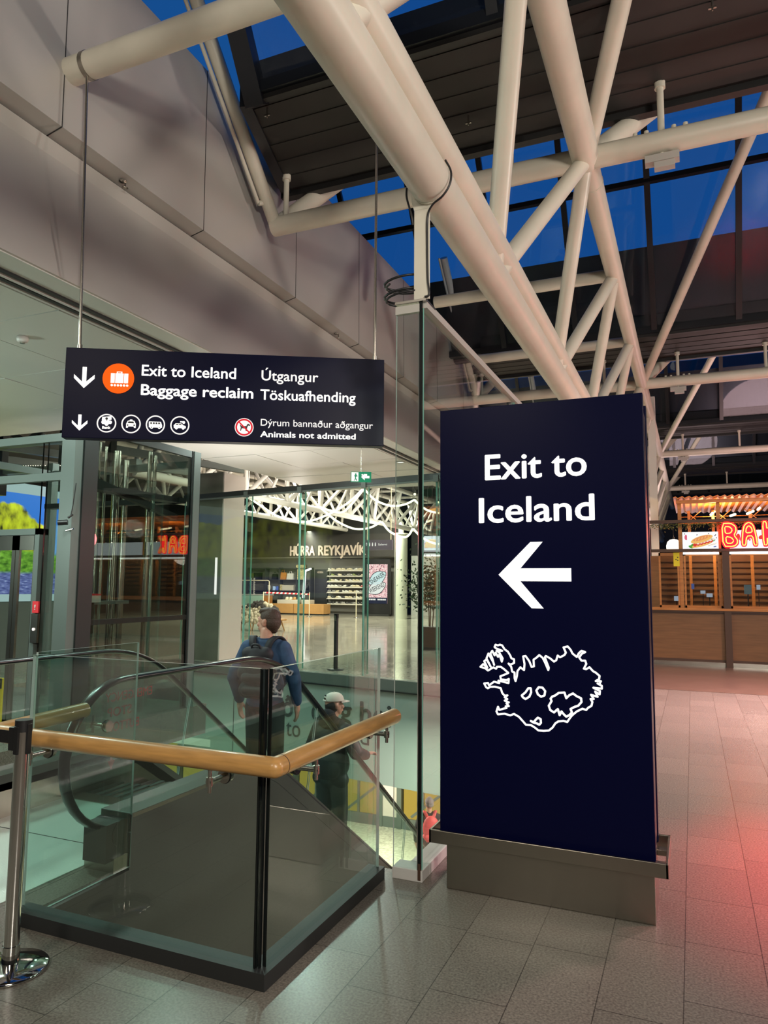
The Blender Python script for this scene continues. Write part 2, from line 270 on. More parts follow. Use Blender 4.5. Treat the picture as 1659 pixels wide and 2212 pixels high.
# ------------------------------------------------------------------ mesh builder
class MB:
    def __init__(s): s.v = []; s.f = []; s.mi = []; s.sm = []; s.mats = []
    def k(s, m):
        m = G[m] if isinstance(m, str) else m
        if m not in s.mats: s.mats.append(m)
        return s.mats.index(m)
    def add(s, vs, fs, m, smooth=False):
        b = len(s.v); i = s.k(m); s.v += [tuple(v) for v in vs]
        for f in fs: s.f.append([b+q for q in f]); s.mi.append(i); s.sm.append(smooth)
        return s
    def box(s, a, b, m, me=None):
        x0, y0, z0 = [min(p, q) for p, q in zip(a, b)]; x1, y1, z1 = [max(p, q) for p, q in zip(a, b)]
        return s.hexa([(x0,y0,z0),(x1,y0,z0),(x1,y1,z0),(x0,y1,z0),(x0,y0,z1),(x1,y0,z1),(x1,y1,z1),(x0,y1,z1)], m)
    def hexa(s, v, m):
        return s.add(v, [(3,2,1,0),(4,5,6,7),(0,1,5,4),(1,2,6,5),(2,3,7,6),(3,0,4,7)], m)
    def obox(s, c, u, w, h, m):
        c, u, w, h = map(Vector, (c, u, w, h))
        return s.hexa([c-u-w-h, c+u-w-h, c+u+w-h, c-u+w-h, c-u-w+h, c+u-w+h, c+u+w+h, c-u+w+h], m)
    def beam(s, p0, p1, w, h, m, upv=(0, 0, 1)):
        p0, p1 = Vector(p0), Vector(p1); d = (p1-p0); u = d.normalized(); sd = u.cross(Vector(upv)).normalized(); hv = sd.cross(u)
        return s.obox((p0+p1)/2, d/2, sd*w/2, hv*h/2, m)
    def tube(s, p0, p1, r0, m, r1=None, n=16, caps=True):
        r1 = r0 if r1 is None else r1; p0, p1 = Vector(p0), Vector(p1); d = (p1-p0).normalized()
        a = d.orthogonal().normalized(); b = d.cross(a)
        vs = [p0+(a*math.cos(t)+b*math.sin(t))*r0 for t in [2*PI*i/n for i in range(n)]]+[p1+(a*math.cos(t)+b*math.sin(t))*r1 for t in [2*PI*i/n for i in range(n)]]
        s.add(vs, [(i, (i+1)%n, n+(i+1)%n, n+i) for i in range(n)], m, True)
        if caps: s.add(vs, [tuple(range(n))[::-1], tuple(range(n, 2*n))], m)
        return s
    def sweep(s, pts, prof, m, closed=False, upv=(1, 0, 0), smooth=True, caps=True):
        """prof: (side, lift) pairs; side is along upv, lift is normal to the path"""
        pts = [Vector(p) for p in pts]; n = len(pts); k = len(prof); upv = Vector(upv); vs = []
        for i, p in enumerate(pts):
            if closed: d = pts[(i+1) % n]-pts[i-1]
            else: d = pts[min(i+1, n-1)]-pts[max(i-1, 0)]
            d.normalize(); sd = (upv-d*upv.dot(d))
            if sd.length < 1e-4: sd = d.orthogonal()
            sd.normalize(); nr = d.cross(sd)
            vs += [p+sd*a+nr*b for a, b in prof]
        fs = []
        for i in range(n if closed else n-1):
            j = (i+1) % n
            for q in range(k): fs.append((i*k+q, i*k+(q+1) % k, j*k+(q+1) % k, j*k+q))
        s.add(vs, fs, m, smooth)
        if caps and not closed: s.add(vs, [tuple(range(k))[::-1], tuple(range((n-1)*k, n*k))], m)
        return s
    def rope(s, pts, r, m, n=8, closed=False):
        return s.sweep(pts, [(r*math.cos(2*PI*i/n), r*math.sin(2*PI*i/n)) for i in range(n)], m, closed, upv=(0.13, 0.21, 0.97))
    def prism(s, poly, o, u, v, depth, m, mside=None):
        """polygon in the (u, v) plane at o, extruded along u x v"""
        o, u, v = Vector(o), Vector(u), Vector(v); w = u.cross(v).normalized()*depth; n = len(poly)
        ar = sum(poly[i][0]*poly[(i+1) % n][1]-poly[(i+1) % n][0]*poly[i][1] for i in range(n))
        if ar < 0: poly = poly[::-1]
        a = [o+u*p[0]+v*p[1] for p in poly]; vs = a+[p+w for p in a]
        s.add(vs, [tuple(range(n))[::-1], tuple(range(n, 2*n))], m)
        s.add(vs, [(i, (i+1) % n, n+(i+1) % n, n+i) for i in range(n)], mside or m)
        return s
    def lathe(s, prof, c, m, n=32, sc=(1, 1)):
        c = Vector(c); vs = []; k = len(prof)
        for i in range(n):
            t = 2*PI*i/n
            vs += [c+Vector((r*math.cos(t)*sc[0], r*math.sin(t)*sc[1], z)) for r, z in prof]
        return s.add(vs, [(i*k+j, ((i+1) % n)*k+j, ((i+1) % n)*k+j+1, i*k+j+1) for i in range(n) for j in range(k-1)], m, True)
    def ball(s, c, r, m, n=16, rz=None, rot=None):
        c = Vector(c); r = (r, r, r) if isinstance(r, (int, float)) else r; vs = []; h = n//2
        R = rot or Matrix.Identity(3)
        for j in range(h+1):
            ph = PI*j/h
            for i in range(n):
                t = 2*PI*i/n
                vs.append(c+R @ Vector((r[0]*math.sin(ph)*math.cos(t), r[1]*math.sin(ph)*math.sin(t), -r[2]*math.cos(ph))))
        return s.add(vs, [(j*n+i, j*n+(i+1) % n, (j+1)*n+(i+1) % n, (j+1)*n+i) for j in range(h) for i in range(n)], m, True)
    def ring(s, c, u, v, r0, r1, depth, m, n=40):
        c, u, v = Vector(c), Vector(u), Vector(v); w = u.cross(v).normalized()*depth; vs = []
        for i in range(n):
            d = u*math.cos(2*PI*i/n)+v*math.sin(2*PI*i/n)
            vs += [c+d*r0, c+d*r1, c+d*r1+w, c+d*r0+w]
        fs = []
        for i in range(n):
            a, b = i*4, ((i+1) % n)*4
            fs += [(a+q, a+(q+1) % 4, b+(q+1) % 4, b+q) for q in range(4)]
        return s.add(vs, fs, m)
    def disc(s, c, u, v, r, depth, m, n=40):
        return s.prism([(r*math.cos(2*PI*i/n), r*math.sin(2*PI*i/n)) for i in range(n)], c, u, v, depth, m)
    def text(s, body, o, u, v, width, m, cap=None, depth=0.004, bold=0.0, mirror=False, word=None):
        """letters standing on o, fitted to the given width (and cap height) in the (u, v) plane; word picks one word of the line"""
        vs, fs = glyphs(body)
        if not vs: return s
        x0 = min(p[0] for p in vs)-bold; x1 = max(p[0] for p in vs)+bold
        if word is not None:
            wl = body.split(' '); lo = x0-9 if word == 0 else max(p[0] for p in glyphs(' '.join(wl[:word]))[0])+0.01
            hi = x1+9 if word == len(wl)-1 else max(p[0] for p in glyphs(' '.join(wl[:word+1]))[0])+0.01
            fs = [f for f in fs if lo < sum(vs[q][0] for q in f)/len(f) < hi]
            used = sorted({q for f in fs for q in f}); ix = {q: k for k, q in enumerate(used)}; vs = [vs[q] for q in used]; fs = [tuple(ix[q] for q in f) for f in fs]
        sx = width/(x1-x0); sy = cap/0.73 if cap else sx
        o, u, v = Vector(o), Vector(u), Vector(v); w = u.cross(v).normalized()*depth
        n = len(vs); cnt = set()
        for f in fs:
            for i in range(len(f)): cnt.add((f[i], f[(i+1) % len(f)]))
        side = [(p, q, q+n, p+n) for (p, q) in cnt if (q, p) not in cnt]
        sh = [(0, 0)] if bold <= 0 else [(bold, 0), (-bold, 0), (0, bold*.8), (0, -bold*.8)]
        for k, (dx, dy) in enumerate(sh):
            def P(p, e):
                a = (p[0]+dx-x0)*sx
                if mirror: a = width-a
                return o+u*a+v*((p[1]+dy)*sy)+w*(e*(1+0.004*k))
            s.add([P(p, 0) for p in vs]+[P(p, 1) for p in vs], [tuple(q+n for q in f) for f in fs]+side, m)
        return s

GL = {}
def glyphs(body):
    if body not in GL:
        cu = bpy.data.curves.new('t', 'FONT'); cu.body = body; cu.size = 1; cu.resolution_u = 4
        ob = bpy.data.objects.new('t', cu); COL.objects.link(ob)
        dg = bpy.context.evaluated_depsgraph_get(); dg.update(); ev = ob.evaluated_get(dg); me = ev.to_mesh()
        GL[body] = ([tuple(q.co) for q in me.vertices], [tuple(p.vertices) for p in me.polygons])
        ev.to_mesh_clear(); bpy.data.objects.remove(ob); bpy.data.curves.remove(cu)
    return GL[body]
def words(body, parent, name, o, u, v, width, m, cap, depth=0.004, bold=0.0):
    for k in range(len(body.split(' '))):
        t = MB(); t.text(body, o, u, v, width, m, cap, depth, bold, word=k); finish(name, t, parent)

BASE = {}
def finish(name, mb, parent=None, bevel=None, origin=None):
    off = Vector(BASE.get(parent.name, (0, 0, 0))) if parent else Vector(origin or (0, 0, 0))
    me = bpy.data.meshes.new(name)
    me.from_pydata([tuple(Vector(v)-off) for v in mb.v], [], mb.f); me.validate(verbose=False)
    if len(me.polygons) == len(mb.f):
        me.polygons.foreach_set('material_index', mb.mi); me.polygons.foreach_set('use_smooth', mb.sm)
    else:
        print('VALIDATE dropped faces in', name, len(mb.f)-len(me.polygons))
    for mm in mb.mats: me.materials.append(mm)
    me.update()
    o = bpy.data.objects.new(name, me); COL.objects.link(o)
    if parent: o.parent = parent; BASE[o.name] = off
    else: o.location = off; BASE[o.name] = off
    if bevel:
        b = o.modifiers.new('bevel', 'BEVEL'); b.width = bevel; b.segments = 2; b.limit_method = 'ANGLE'; b.angle_limit = math.radians(50)
    return o
def tag(o, label, cat, group=None):
    o['label'] = label; o['category'] = cat
    if group: o['group'] = group
    return o
def thing(name, label, cat, loc=(0, 0, 0), group=None):
    o = bpy.data.objects.new(name, None); COL.objects.link(o); o.location = loc; o.empty_display_size = 0.1
    BASE[o.name] = Vector(loc); return tag(o, label, cat, group)
def struct(name, mb, parent=None, **k):
    o = finish(name, mb, parent, **k)
    if not parent: o['kind'] = 'structure'
    return o
def one(name, mb, label, cat, group=None, origin=None, bevel=None):
    return tag(finish(name, mb, None, bevel, origin), label, cat, group)
def copy_thing(o, loc, label=None, rz=None, group=None):
    c = o.copy(); COL.objects.link(c); c.location = loc
    if rz is not None: c.rotation_euler = (0, 0, rz)
    if label: c['label'] = label
    if group: c['group'] = group
    for ch in o.children:
        d = ch.copy(); COL.objects.link(d); d.parent = c
        for g in ch.children:
            e = g.copy(); COL.objects.link(e); e.parent = d
    return c
def pane(mb, a, b, th, z0, z1, gm='glass', em='gedge', ends=True, top=None):
    """upright sheet of glass from plan point a to b"""
    a, b = Vector((*a, 0)), Vector((*b, 0)); d = (b-a).normalized(); n = Vector((-d.y, d.x, 0))*th/2
    v = [a-n, b-n, b+n, a+n]; v = [p+Vector((0, 0, z0)) for p in v]+[p+Vector((0, 0, z1)) for p in v]
    mb.add(v, [(0, 1, 5, 4), (2, 3, 7, 6)], gm)
    e1, e2 = em if isinstance(em, tuple) else (em, em)
    mb.add(v, [(3, 0, 4, 7)], e1); mb.add(v, [(1, 2, 6, 5)], e2)
    mb.add(v, [(4, 5, 6, 7), (3, 2, 1, 0)], top or e1)
    return mb
X, Y, Z = Vector((1, 0, 0)), Vector((0, 1, 0)), Vector((0, 0, 1))
def catmull(P, n=10):
    P = [Vector(p) for p in P]; Q = []
    for i in range(len(P)-1):
        a_, b_, c_, d_ = P[max(i-1, 0)], P[i], P[i+1], P[min(i+2, len(P)-1)]
        for k in range(n):
            s = k/n; Q.append(0.5*((2*b_)+(c_-a_)*s+(2*a_-5*b_+4*c_-d_)*s*s+(-a_+3*b_-3*c_+d_)*s**3))
    return Q+[P[-1]]
# ================================================================== SETTING
def FY(x): return 12.24-(x+6.935)*0.178          # line of the far glass wall
# granite floor of the departure aisle, with the escalator well left open
mb = MB()
def slab(poly, m, z=0.0, t=0.4): mb.prism([(p[0], p[1]) for p in poly], (0, 0, z-t), X, Y, t, m)
slab([(-14, -9), (9, -9), (9, 2.60), (-14, 2.60)], 'granite'); slab([(-3.12, 2.60), (-1.74, 2.60), (-1.74, 2.72), (-3.12, 2.72)], 'granite')
slab([(-14, 2.60), (-3.12, 2.60), (-3.12, 4.35), (-14, 4.35)], 'granite')
slab([(-1.74, 2.60), (9, 2.60), (9, 4.06), (-1.74, 4.06)], 'granite'); slab([(-1.53, 4.06), (9, 4.06), (9, 40), (-1.53, 40)], 'granite')
slab([(-14, 4.35), (-6.25, 4.35), (-6.25, 8.4), (-14, 8.4)], 'granite')
struct('floor', mb)
mb = MB()
slab([(-30, 8.4), (-10.2, 8.4), (-10.2, 40), (-30, 40)], 'polished', 0.0)
slab([(-10.2, FY(-10.2)), (-1.48, FY(-1.48)), (-1.48, 40), (-10.2, 40)], 'polished', 0.0)
struct('floor_shops', mb)
mb = MB(); mb.box((-16, 1.5, -4.5), (4, 22, -4.2), 'arrivals'); struct('floor_arrivals', mb)
# walls of the building
mb = MB(); mb.box((-30.3, -9.3, -4.6), (9.3, -9, 12), 'darkwall'); struct('wall_back', mb)
mb = MB(); mb.box((9, -9, -4.6), (9.3, 46, 12), 'darkwall'); struct('wall_right', mb)
mb = MB(); mb.box((-30.3, 44, -0.4), (9.3, 44.3, 12), 'darkwall'); struct('wall_far', mb)
mb = MB(); mb.box((-30.3, -9, -4.6), (-30, 44, 12), 'darkwall'); struct('wall_left', mb)
mb = MB(); mb.box((-16.3, 1.2, -4.5), (-16, 22, -0.4), 'teal'); mb.box((-16, 21.8, -4.5), (4, 22.1, -0.4), 'pinkwall'); mb.box((3.7, 1.5, -4.5), (4, 21.8, -0.4), 'pinkwall'); mb.box((-16, 1.2, -4.5), (4, 1.5, -0.4), 'charcoal')
struct('wall_arrivals', mb)
# grey-green fascia under the far glass wall, its lettering, and the lit doors behind it
mb = MB(); a, b = Vector((-10.2, FY(-10.2), 0)), Vector((-1.48, FY(-1.48), 0)); d = (b-a).normalized(); nn = Vector((d.y, -d.x, 0))
mb.obox((a+b)/2+Vector((0, 0, -0.99))+nn*0.02, (b-a)/2, nn*0.03, (0, 0, 0.81), 'teal')
fas = struct('wall_fascia', mb)
def fl(x, z): return Vector((x, FY(x), z))+nn*0.058
for body, x, z, w, cap, bold, nm in (('ð', -7.32, -0.86, 0.26, 0.42, 0.02, 'lettering'), ('o', -6.62, -0.86, 0.24, 0.42, 0.02, 'lettering'), ('g hei', -5.98, -0.80, 1.12, 0.40, 0.02, 'lettering'),
                                ('to', -7.22, -1.22, 0.34, 0.34, -0.008, 'lettering'), ('d', -5.52, -1.17, 0.19, 0.34, -0.008, 'lettering')):
    t = MB(); t.text(body, fl(x, z), d, Z, w, 'tealtext', cap, 0.003, bold); finish(nm, t, fas)
for x in (-8.6, -5.2, -3.5):
    t = MB(); p = fl(x, -0.99); t.obox(p, d*0.006, nn*0.002, (0, 0, 0.8), 'charcoal'); finish('panel_joint', t, fas)
mb = MB()
for x0, x1 in ((-15.8, -13.4), (-13.2, -11.2), (-11.0, -9.7), (-9.5, -8.45), (-8.3, -7.3), (-6.6, -5.6), (-5.45, -4.4), (-4.2, -3.2), (-3.0, -1.6)):
    mb.box((x0, 16.8, -4.2), (x1, 16.84, -2.05), 'winlit'); mb.box((x0, 16.8, -1.98), (x1, 16.84, -1.72), 'winlit')
win = struct('window_9', mb)
t = MB()
for x in (-15.9, -13.3, -11.1, -9.6, -8.38, -7.2, -6.7, -5.52, -4.3, -3.1, -1.45): t.box((x-0.06, 16.72, -4.2), (x+0.06, 16.86, -1.7), 'liftframe')
t.box((-16, 16.74, -2.07), (-1.4, 16.86, -1.97), 'liftframe'); t.box((-16, 16.75, -4.2), (-1.4, 16.82, -3.95), 'liftframe'); t.box((-1.4, 16.76, -4.2), (3.7, 16.86, -1.7), 'teal')
for x in (-14.6, -12.2, -10.3, -9.0, -7.8, -6.1, -4.9, -3.7, -2.3): t.box((x-0.03, 16.76, -4.2), (x+0.03, 16.83, -2.0), 'liftframe'); t.beam((x-0.3, 16.78, -3.9), (x+0.45, 16.78, -3.3), 0.06, 0.03, 'liftframe', (0, 1, 0))
t.box((-7.2, 16.76, -4.2), (-6.7, 16.8, -1.7), 'pinkwall')
finish('window_frame', t, win)
mb = MB(); mb.box((-16, 12.6, -1.7), (4, 21.8, -1.55), 'ceil'); struct('ceiling_arrivals', mb)

# low metal ceiling over the lift and escalator
mb = MB()
mb.box((-8.4, -6, 4.0), (-4.46, 15.9, 4.1), 'ceil'); mb.box((-14, -6, 4.0), (-8.4, 8.1, 4.1), 'ceil')
ceil = struct('ceiling_low', mb)
t = MB()
for x in (-4.72, -4.85): t.box((x-0.022, -6, 3.985), (x+0.022, 15.9, 4.002), 'panel_dark')
t.box((-4.80, -6, 3.98), (-4.77, 15.9, 4.0), 'whiteplinth'); t.box((-4.93, -6, 3.985), (-4.90, 15.9, 4.0), 'whiteplinth')
finish('slot_diffuser', t, ceil)
t = MB()
rr = random.Random(3)
xs = [-14, -12.8, -11.6, -10.4, -9.4, -8.4, -7.2, -6.1, -4.95]
ysl = [-6+1.3*i for i in range(18)]
for i in range(len(xs)-1):
    for j in range(len(ysl)-1):
        x0, x1, y0, y1 = xs[i]+0.006, xs[i+1]-0.006, ysl[j]+0.006, ysl[j+1]-0.006
        if y1 > 8.1 and x1 < -8.35: continue
        if y1 > 15.9: continue
        za, zb = 3.986+rr.uniform(-0.004, 0.006), 3.986+rr.uniform(-0.004, 0.006)
        t.hexa([(x0,y0,za),(x1,y0,zb),(x1,y1,za+.003),(x0,y1,zb),(x0,y0,3.999),(x1,y0,3.999),(x1,y1,3.999),(x0,y1,3.999)], 'ceil')
ct = finish('ceiling_tile', t, ceil)
# tall pale bulkhead along the left of the hall: leaning upper face, shadow joint, sloping lower face
YA, YB = -7.0, 16.2
def strip(mb, p, q, m, y0=YA, y1=YB, th=0.05):
    p, q = Vector((p[0], 0, p[1])), Vector((q[0], 0, q[1])); e = (q-p).normalized(); n_ = Vector((-e.z, 0, e.x))*th
    v = [p, q, q+n_, p+n_]
    mb.hexa([(w.x, y0, w.z) for w in v]+[(w.x, y1, w.z) for w in v], m)
S1a, S1b = (-4.52, 5.28), (-4.54, 7.05)
mb = MB(); strip(mb, S1a, S1b, 'panel', th=0.06); strip(mb, (-4.70, 5.240), S1a, 'panel', th=0.05); strip(mb, (-4.725, 5.08), (-4.70, 5.225), 'panel', th=-0.05); strip(mb, (-4.50, 4.0), (-4.73, 5.08), 'panel', th=-0.06)
bulk = struct('wall_bulkhead', mb)
t = MB(); t.box((-4.73, YA, 5.223), (-4.68, YB, 5.241), 'panel_dark')
uu = Vector((S1b[0]-S1a[0], 0, S1b[1]-S1a[1])); un = Vector((uu.z, 0, -uu.x)).normalized()
for yy in (1.95, 3.95, 5.77, 7.65, 9.55, 11.4, 13.2, 15.0):
    a_ = Vector((S1a[0], yy, S1a[1])); t.obox(a_+uu*0.5+un*0.001, uu*0.5, (0, 0.0035, 0), un*0.002, 'panel_dark')
    t.beam((-4.70, yy, 5.237), (-4.52, yy, 5.278), 0.008, 0.004, 'panel_dark')
    lo = Vector((-0.20, 0, 1.05)); t.obox(Vector((-4.61, yy-0.55, 4.54))+Vector((0.975, 0, 0.19))*0.001, lo*0.5, (0, 0.003, 0), Vector((0.975, 0, 0.22))*0.0015, 'panel_dark' if yy > 9 else 'panel')
finish('panel_joint', t, bulk)
mb = MB(); mb.box((-14, -6, 4.12), (-13.9, 8.1, 7.0), 'darkwall'); struct('wall_upper', mb)

# roof: dark opaque strips over each frame, steep glazing between them
FR = [-1.64, 6.85, 15.34, 23.83, 32.32, 40.81]
mb = MB()
for yk in FR:
    mb.prism([(-3.87, yk-1.23), (9, yk-1.23), (9, yk+0.30), (-4.45, yk+0.30)], (0, 0, 6.40), X, Y, 0.35, 'roof')
    for q in range(5): mb.box((-3.90-0.11*q, yk-1.15+q*0.29, 6.392), (9, yk-1.15+q*0.29+0.24, 6.40), 'roof')
    mb.box((-3.87, yk-1.29, 6.36), (9, yk-1.23, 6.78), 'black'); mb.box((-4.46, yk+0.30, 6.33), (9, yk+0.40, 6.78), 'black')
struct('ceiling_strips', mb)
mb = MB()
for i in range(len(FR)-1):
    yr = FR[i+1]-1.23-2.30; y0 = FR[i]+0.35
    mb.hexa([(-9.5, y0, 6.5), (9, y0, 6.5), (9, yr, 10.0), (-9.5, yr, 10.0), (-9.5, y0, 6.7), (9, y0, 6.7), (9, yr, 10.2), (-9.5, yr, 10.2)], 'roof')
struct('ceiling_slopes', mb)
mb = MB(); mb.box((-30, 12.4, 7.0), (-5.9, 44, 7.2), 'greywall'); mb.box((-14, -6, 7.0), (-6.1, 12.4, 7.2), 'roof'); struct('ceiling_shops', mb)
for i in range(1, len(FR)):
    yb = FR[i]-1.26; yr = yb-2.27; GX = -3.85 if i == 1 else -8.0
    mb = MB(); mb.hexa([(GX, yb, 6.45), (9, yb, 6.45), (9, yr, 9.95), (GX, yr, 9.95), (GX, yb+0.03, 6.47), (9, yb+0.03, 6.47), (9, yr+0.03, 9.97), (GX, yr+0.03, 9.97)], 'glassr')
    w = struct('window_%d' % i, mb)
    t = MB()
    xm = [-7.65+1.43*q for q in range(12)] if i > 1 else [-1.40, 1.5, 4.4]
    for x in xm: t.beam((x, yb-0.03, 6.45), (x, yr-0.03, 9.95), 0.07, 0.10, 'darkframe', (1, 0, 0))
    for fr in ((0.63,) if i > 1 else ()): t.beam((GX, yb+(yr-yb)*fr-0.03, 6.45+3.5*fr), (9, yb+(yr-yb)*fr-0.03, 6.45+3.5*fr), 0.10, 0.09, 'darkframe')
    t.beam((GX, yb-0.02, 6.47), (9, yb-0.02, 6.47), 0.12, 0.12, 'darkframe')
    finish('mullion', t, w)
    if i > 1:
        t = MB(); t.hexa([(GX, yb+0.25, 6.4), (9, yb+0.25, 6.4), (9, yb-0.66, 7.84), (GX, yb-0.66, 7.84), (GX, yb+0.4, 6.4), (9, yb+0.4, 6.4), (9, yb-0.5, 7.86), (GX, yb-0.5, 7.86)], 'darkframe')
        o = struct('wall_roof_upstand', t)
mb = MB(); mb.beam((-3.74, 3.3, 9.9), (-3.80, 5.62, 6.35), 0.20, 0.14, 'darkframe'); mb.beam((-3.93, 5.60, 6.55), (-4.40, 7.2, 6.55), 0.12, 0.36, 'darkframe'); struct('trim_1', mb)

# ================================================================== ROOF STEEL
AX, AZ = -1.39, 4.10; BX, BZ = -0.82, 5.80; DY = 2.83
g = thing('lattice_girder', 'large white tubular roof girder running down the hall above the blue exit totem', 'roof girder', (AX, 4.0, AZ))
t = MB(); t.tube((AX, -3.5, AZ), (AX, 40, AZ), 0.130, 'tube', n=28)
t.tube((AX, 3.93, AZ), (AX, 3.97, AZ), 0.134, 'tube', n=28); finish('chord', t, g)
t = MB(); t.tube((AX+0.055, -3.5, AZ+0.205), (AX+0.055, 40, AZ+0.205), 0.10, 'tube', n=24); finish('chord', t, g)
t = MB(); t.tube((BX, -3.5, BZ), (BX, 6.87, BZ), 0.132, 'tube', n=28); t.tube((BX, 6.8, BZ), (BX, 40, BZ), 0.112, 'tube', n=24)
t.tube((BX, 7.28, BZ), (BX, 7.31, BZ), 0.117, 'tube', n=24); finish('chord', t, g)
for k in range(-1, 12):
    yb = 4.02+DY*k
    for ya in (yb-DY/2, yb+DY/2):
        t = MB(); t.tube((BX, yb, BZ), (AX, ya, AZ), 0.074 if ya > yb else 0.078, 'tube', n=18); finish('diagonal', t, g)
def joist(k, x0, x1, r, label):
    yk = 4.02+DY*k; j = thing('cross_beam', label, 'roof beam', (x0, yk, BZ), 'cross tubes of the roof')
    t = MB(); t.tube((x0, yk, BZ), (x1, yk, BZ), r, 'tube', n=24); finish('pipe', t, j); return j, yk
j, yk = joist(0, -4.78, -0.9, 0.105, 'thick white roof tube that enters the pale bulkhead at its end, nearest the viewer')
t = MB(); t.tube((-4.36, yk, BZ), (-4.32, yk, BZ), 0.109, 'steel', n=24); finish('clamp_ring', t, j)
t = MB()
for x in (-3.0, -2.9, -2.55): t.tube((x, yk, BZ+0.08), (x, yk, BZ+0.15), 0.02, 'tube', n=8)
finish('stud', t, j)
joist(2, -3.35, -0.85, 0.085, 'short white roof tube that ends behind the hanging plate of the tall glass')
joist(3, -3.6, -0.85, 0.085, 'short white roof tube one bay beyond the one behind the tall glass top')
LB = {1: 'white roof tube crossing behind the big girder at the nearest roof strip', 4: 'white roof tube one frame beyond the nearest roof strip', 7: 'white roof tube two frames beyond the nearest roof strip, above the snack kiosk', 10: 'farthest white roof tube, low above the kiosk roof'}
for k, lb in LB.items():
    j, yk = joist(k, -4.36, 8.8, 0.108, lb)
    for x, dx in ((BX, 1), (-4.33, -1), (4.1, -1), (4.1, 1)):
        if dx == 1 or x != -4.33:
            pass
        a_ = Vector((x, yk, BZ)); t = MB()
        if x == -4.33: e = Vector((-0.02, -1.54, 1.63)); L_ = 1.45
        else: e = Vector((0.454*dx, -1.24, 0.535)); L_ = 1.05 if k == 1 else 4.6
        t.tube(a_, a_+e*L_, 0.082 if x == BX else 0.075, 'tube', n=18)
        if x == -4.33: o2 = Vector((-0.06, -0.10, -0.04)); t.tube(a_+o2+e*0.12, a_+o2+e*L_, 0.022, 'tube', n=8); t.tube(a_+o2+e*0.12, a_+e*0.12, 0.03, 'tube', n=8)
        finish('strut', t, j)
        f_ = Vector((0.637*dx, 0.75, 0.875)) if x != -4.33 else Vector((0.45, 0.75, 0.875))
        t = MB(); t.tube(a_, a_+f_*1.25, 0.10, 'tube', n=18); finish('strut', t, j)
    for x in (-4.20, -1.56, -0.13, 1.45, 3.0, 4.6):
        t = MB(); t.tube((x, yk, BZ+0.05), (x, yk, 6.40), 0.032, 'tube', n=12); t.tube((x, yk, 6.34), (x, yk, 6.40), 0.05, 'tube', n=12); finish('drop_rod', t, j)
    t = MB(); t.box((-0.28, yk-0.05, BZ-0.20), (0.02, yk+0.05, BZ-0.13), 'panel'); t.box((-0.20, yk-0.04, BZ-0.26), (-0.02, yk+0.04, BZ-0.20), 'panel'); t.tube((-0.13, yk, BZ-0.14), (-0.13, yk, BZ-0.08), 0.02, 'tube', n=8)
    finish('junction_box', t, j)
    t = MB()
    for x in (-0.36, -0.26, -0.02, 0.08): t.tube((x, yk-0.03, BZ+0.09), (x, yk-0.03, BZ+0.125), 0.022, 'tube', n=8)
    finish('stud', t, j)
# small fire sprinklers on the bulkhead joint and roof strips
sp0 = None
for i, (x, y, z) in enumerate(((-4.60, 4.709, 5.255), (-4.60, 8.96, 5.255))):
    t = MB(); t.tube((x, y, z), (x+0.03, y, z-0.03), 0.012, 'steel_l', n=8); t.lathe([(0.0, 0), (0.035, 0.0), (0.035, -0.006), (0.0, -0.006)], (x, y, z-0.002), 'steel_l', 12); t.tube((x+.03, y, z-0.03), (x+.03, y, z-0.075), 0.007, 'steel', n=6); t.lathe([(0, 0), (0.028, 0), (0.0, -0.004)], (x+.03, y, z-0.075), 'steel', 10)
    one('fire_sprinkler', t, ('small steel sprinkler head on the bulkhead joint, nearer the hanging rod of the sign' if i == 0 else 'small steel sprinkler head on the bulkhead joint, farther along by the tall glass'), 'sprinkler', 'sprinklers on the bulkhead', origin=(x, y, z))
for i, (x, y) in enumerate(((-3.75, 5.72), (-1.93, 6.6), (0.30, 5.95))):
    t = MB(); t.tube((x, y, 6.385), (x, y, 6.30), 0.010, 'steel_l', n=8); t.box((x-0.03, y-0.008, 6.30), (x+0.03, y+0.008, 6.315), 'steel_l'); t.tube((x, y, 6.315), (x, y, 6.28), 0.006, 'steel_l', n=6)
    one('fire_sprinkler', t, ['steel sprinkler under the nearest dark roof strip, at its left end', 'steel sprinkler under the nearest dark roof strip, left of the white girder diagonals', 'steel sprinkler under the nearest dark roof strip, right of the girder'][i], 'sprinkler', 'sprinklers on the roof strip', origin=(x, y, 6.385))
# ================================================================== SIGNS
# --- hanging direction sign
SO = Vector((-4.322, 3.93, 3.432)); su = Vector((2.130, 1.175, 0)).normalized(); sn = Vector((su.y, -su.x, 0))   # sn faces the viewer
SWd, SHt, STk = 2.4326, 0.6965, 0.10
sg = thing('direction_sign', 'wide navy hanging sign with baggage symbol and Icelandic and English directions', 'sign', SO+su*SWd/2)
t = MB(); t.obox(SO+su*SWd/2-sn*STk/2-Z*SHt/2, su*SWd/2, sn*STk/2, Z*SHt/2, 'navy'); finish('sign_box', t, sg, bevel=0.004)
def S(u, v, e=0.002): return SO+su*u+Z*v+sn*e
def arrow_down(mb, cx, top, w, h, m):
    P = [(-.2, 0), (.2, 0), (.2, -.70), (1, -.36), (1, -.54), (0, -1), (-1, -.54), (-1, -.36), (-.2, -.70)]
    mb.prism([(p[0]*w/2, p[1]*h) for p in P], S(cx, top), su, Z, 0.004, m)
t = MB(); arrow_down(t, 0.1452, -0.1506, 0.150, 0.163, 'white_e'); finish('arrow', t, sg)
t = MB(); arrow_down(t, 0.1282, -0.5196, 0.112, 0.122, 'white_e'); finish('arrow', t, sg)
t = MB(); t.disc(S(0.3961, -0.2305), su, Z, 0.1165, 0.004, 'orange_e'); bc = finish('baggage_symbol', t, sg)
t = MB()
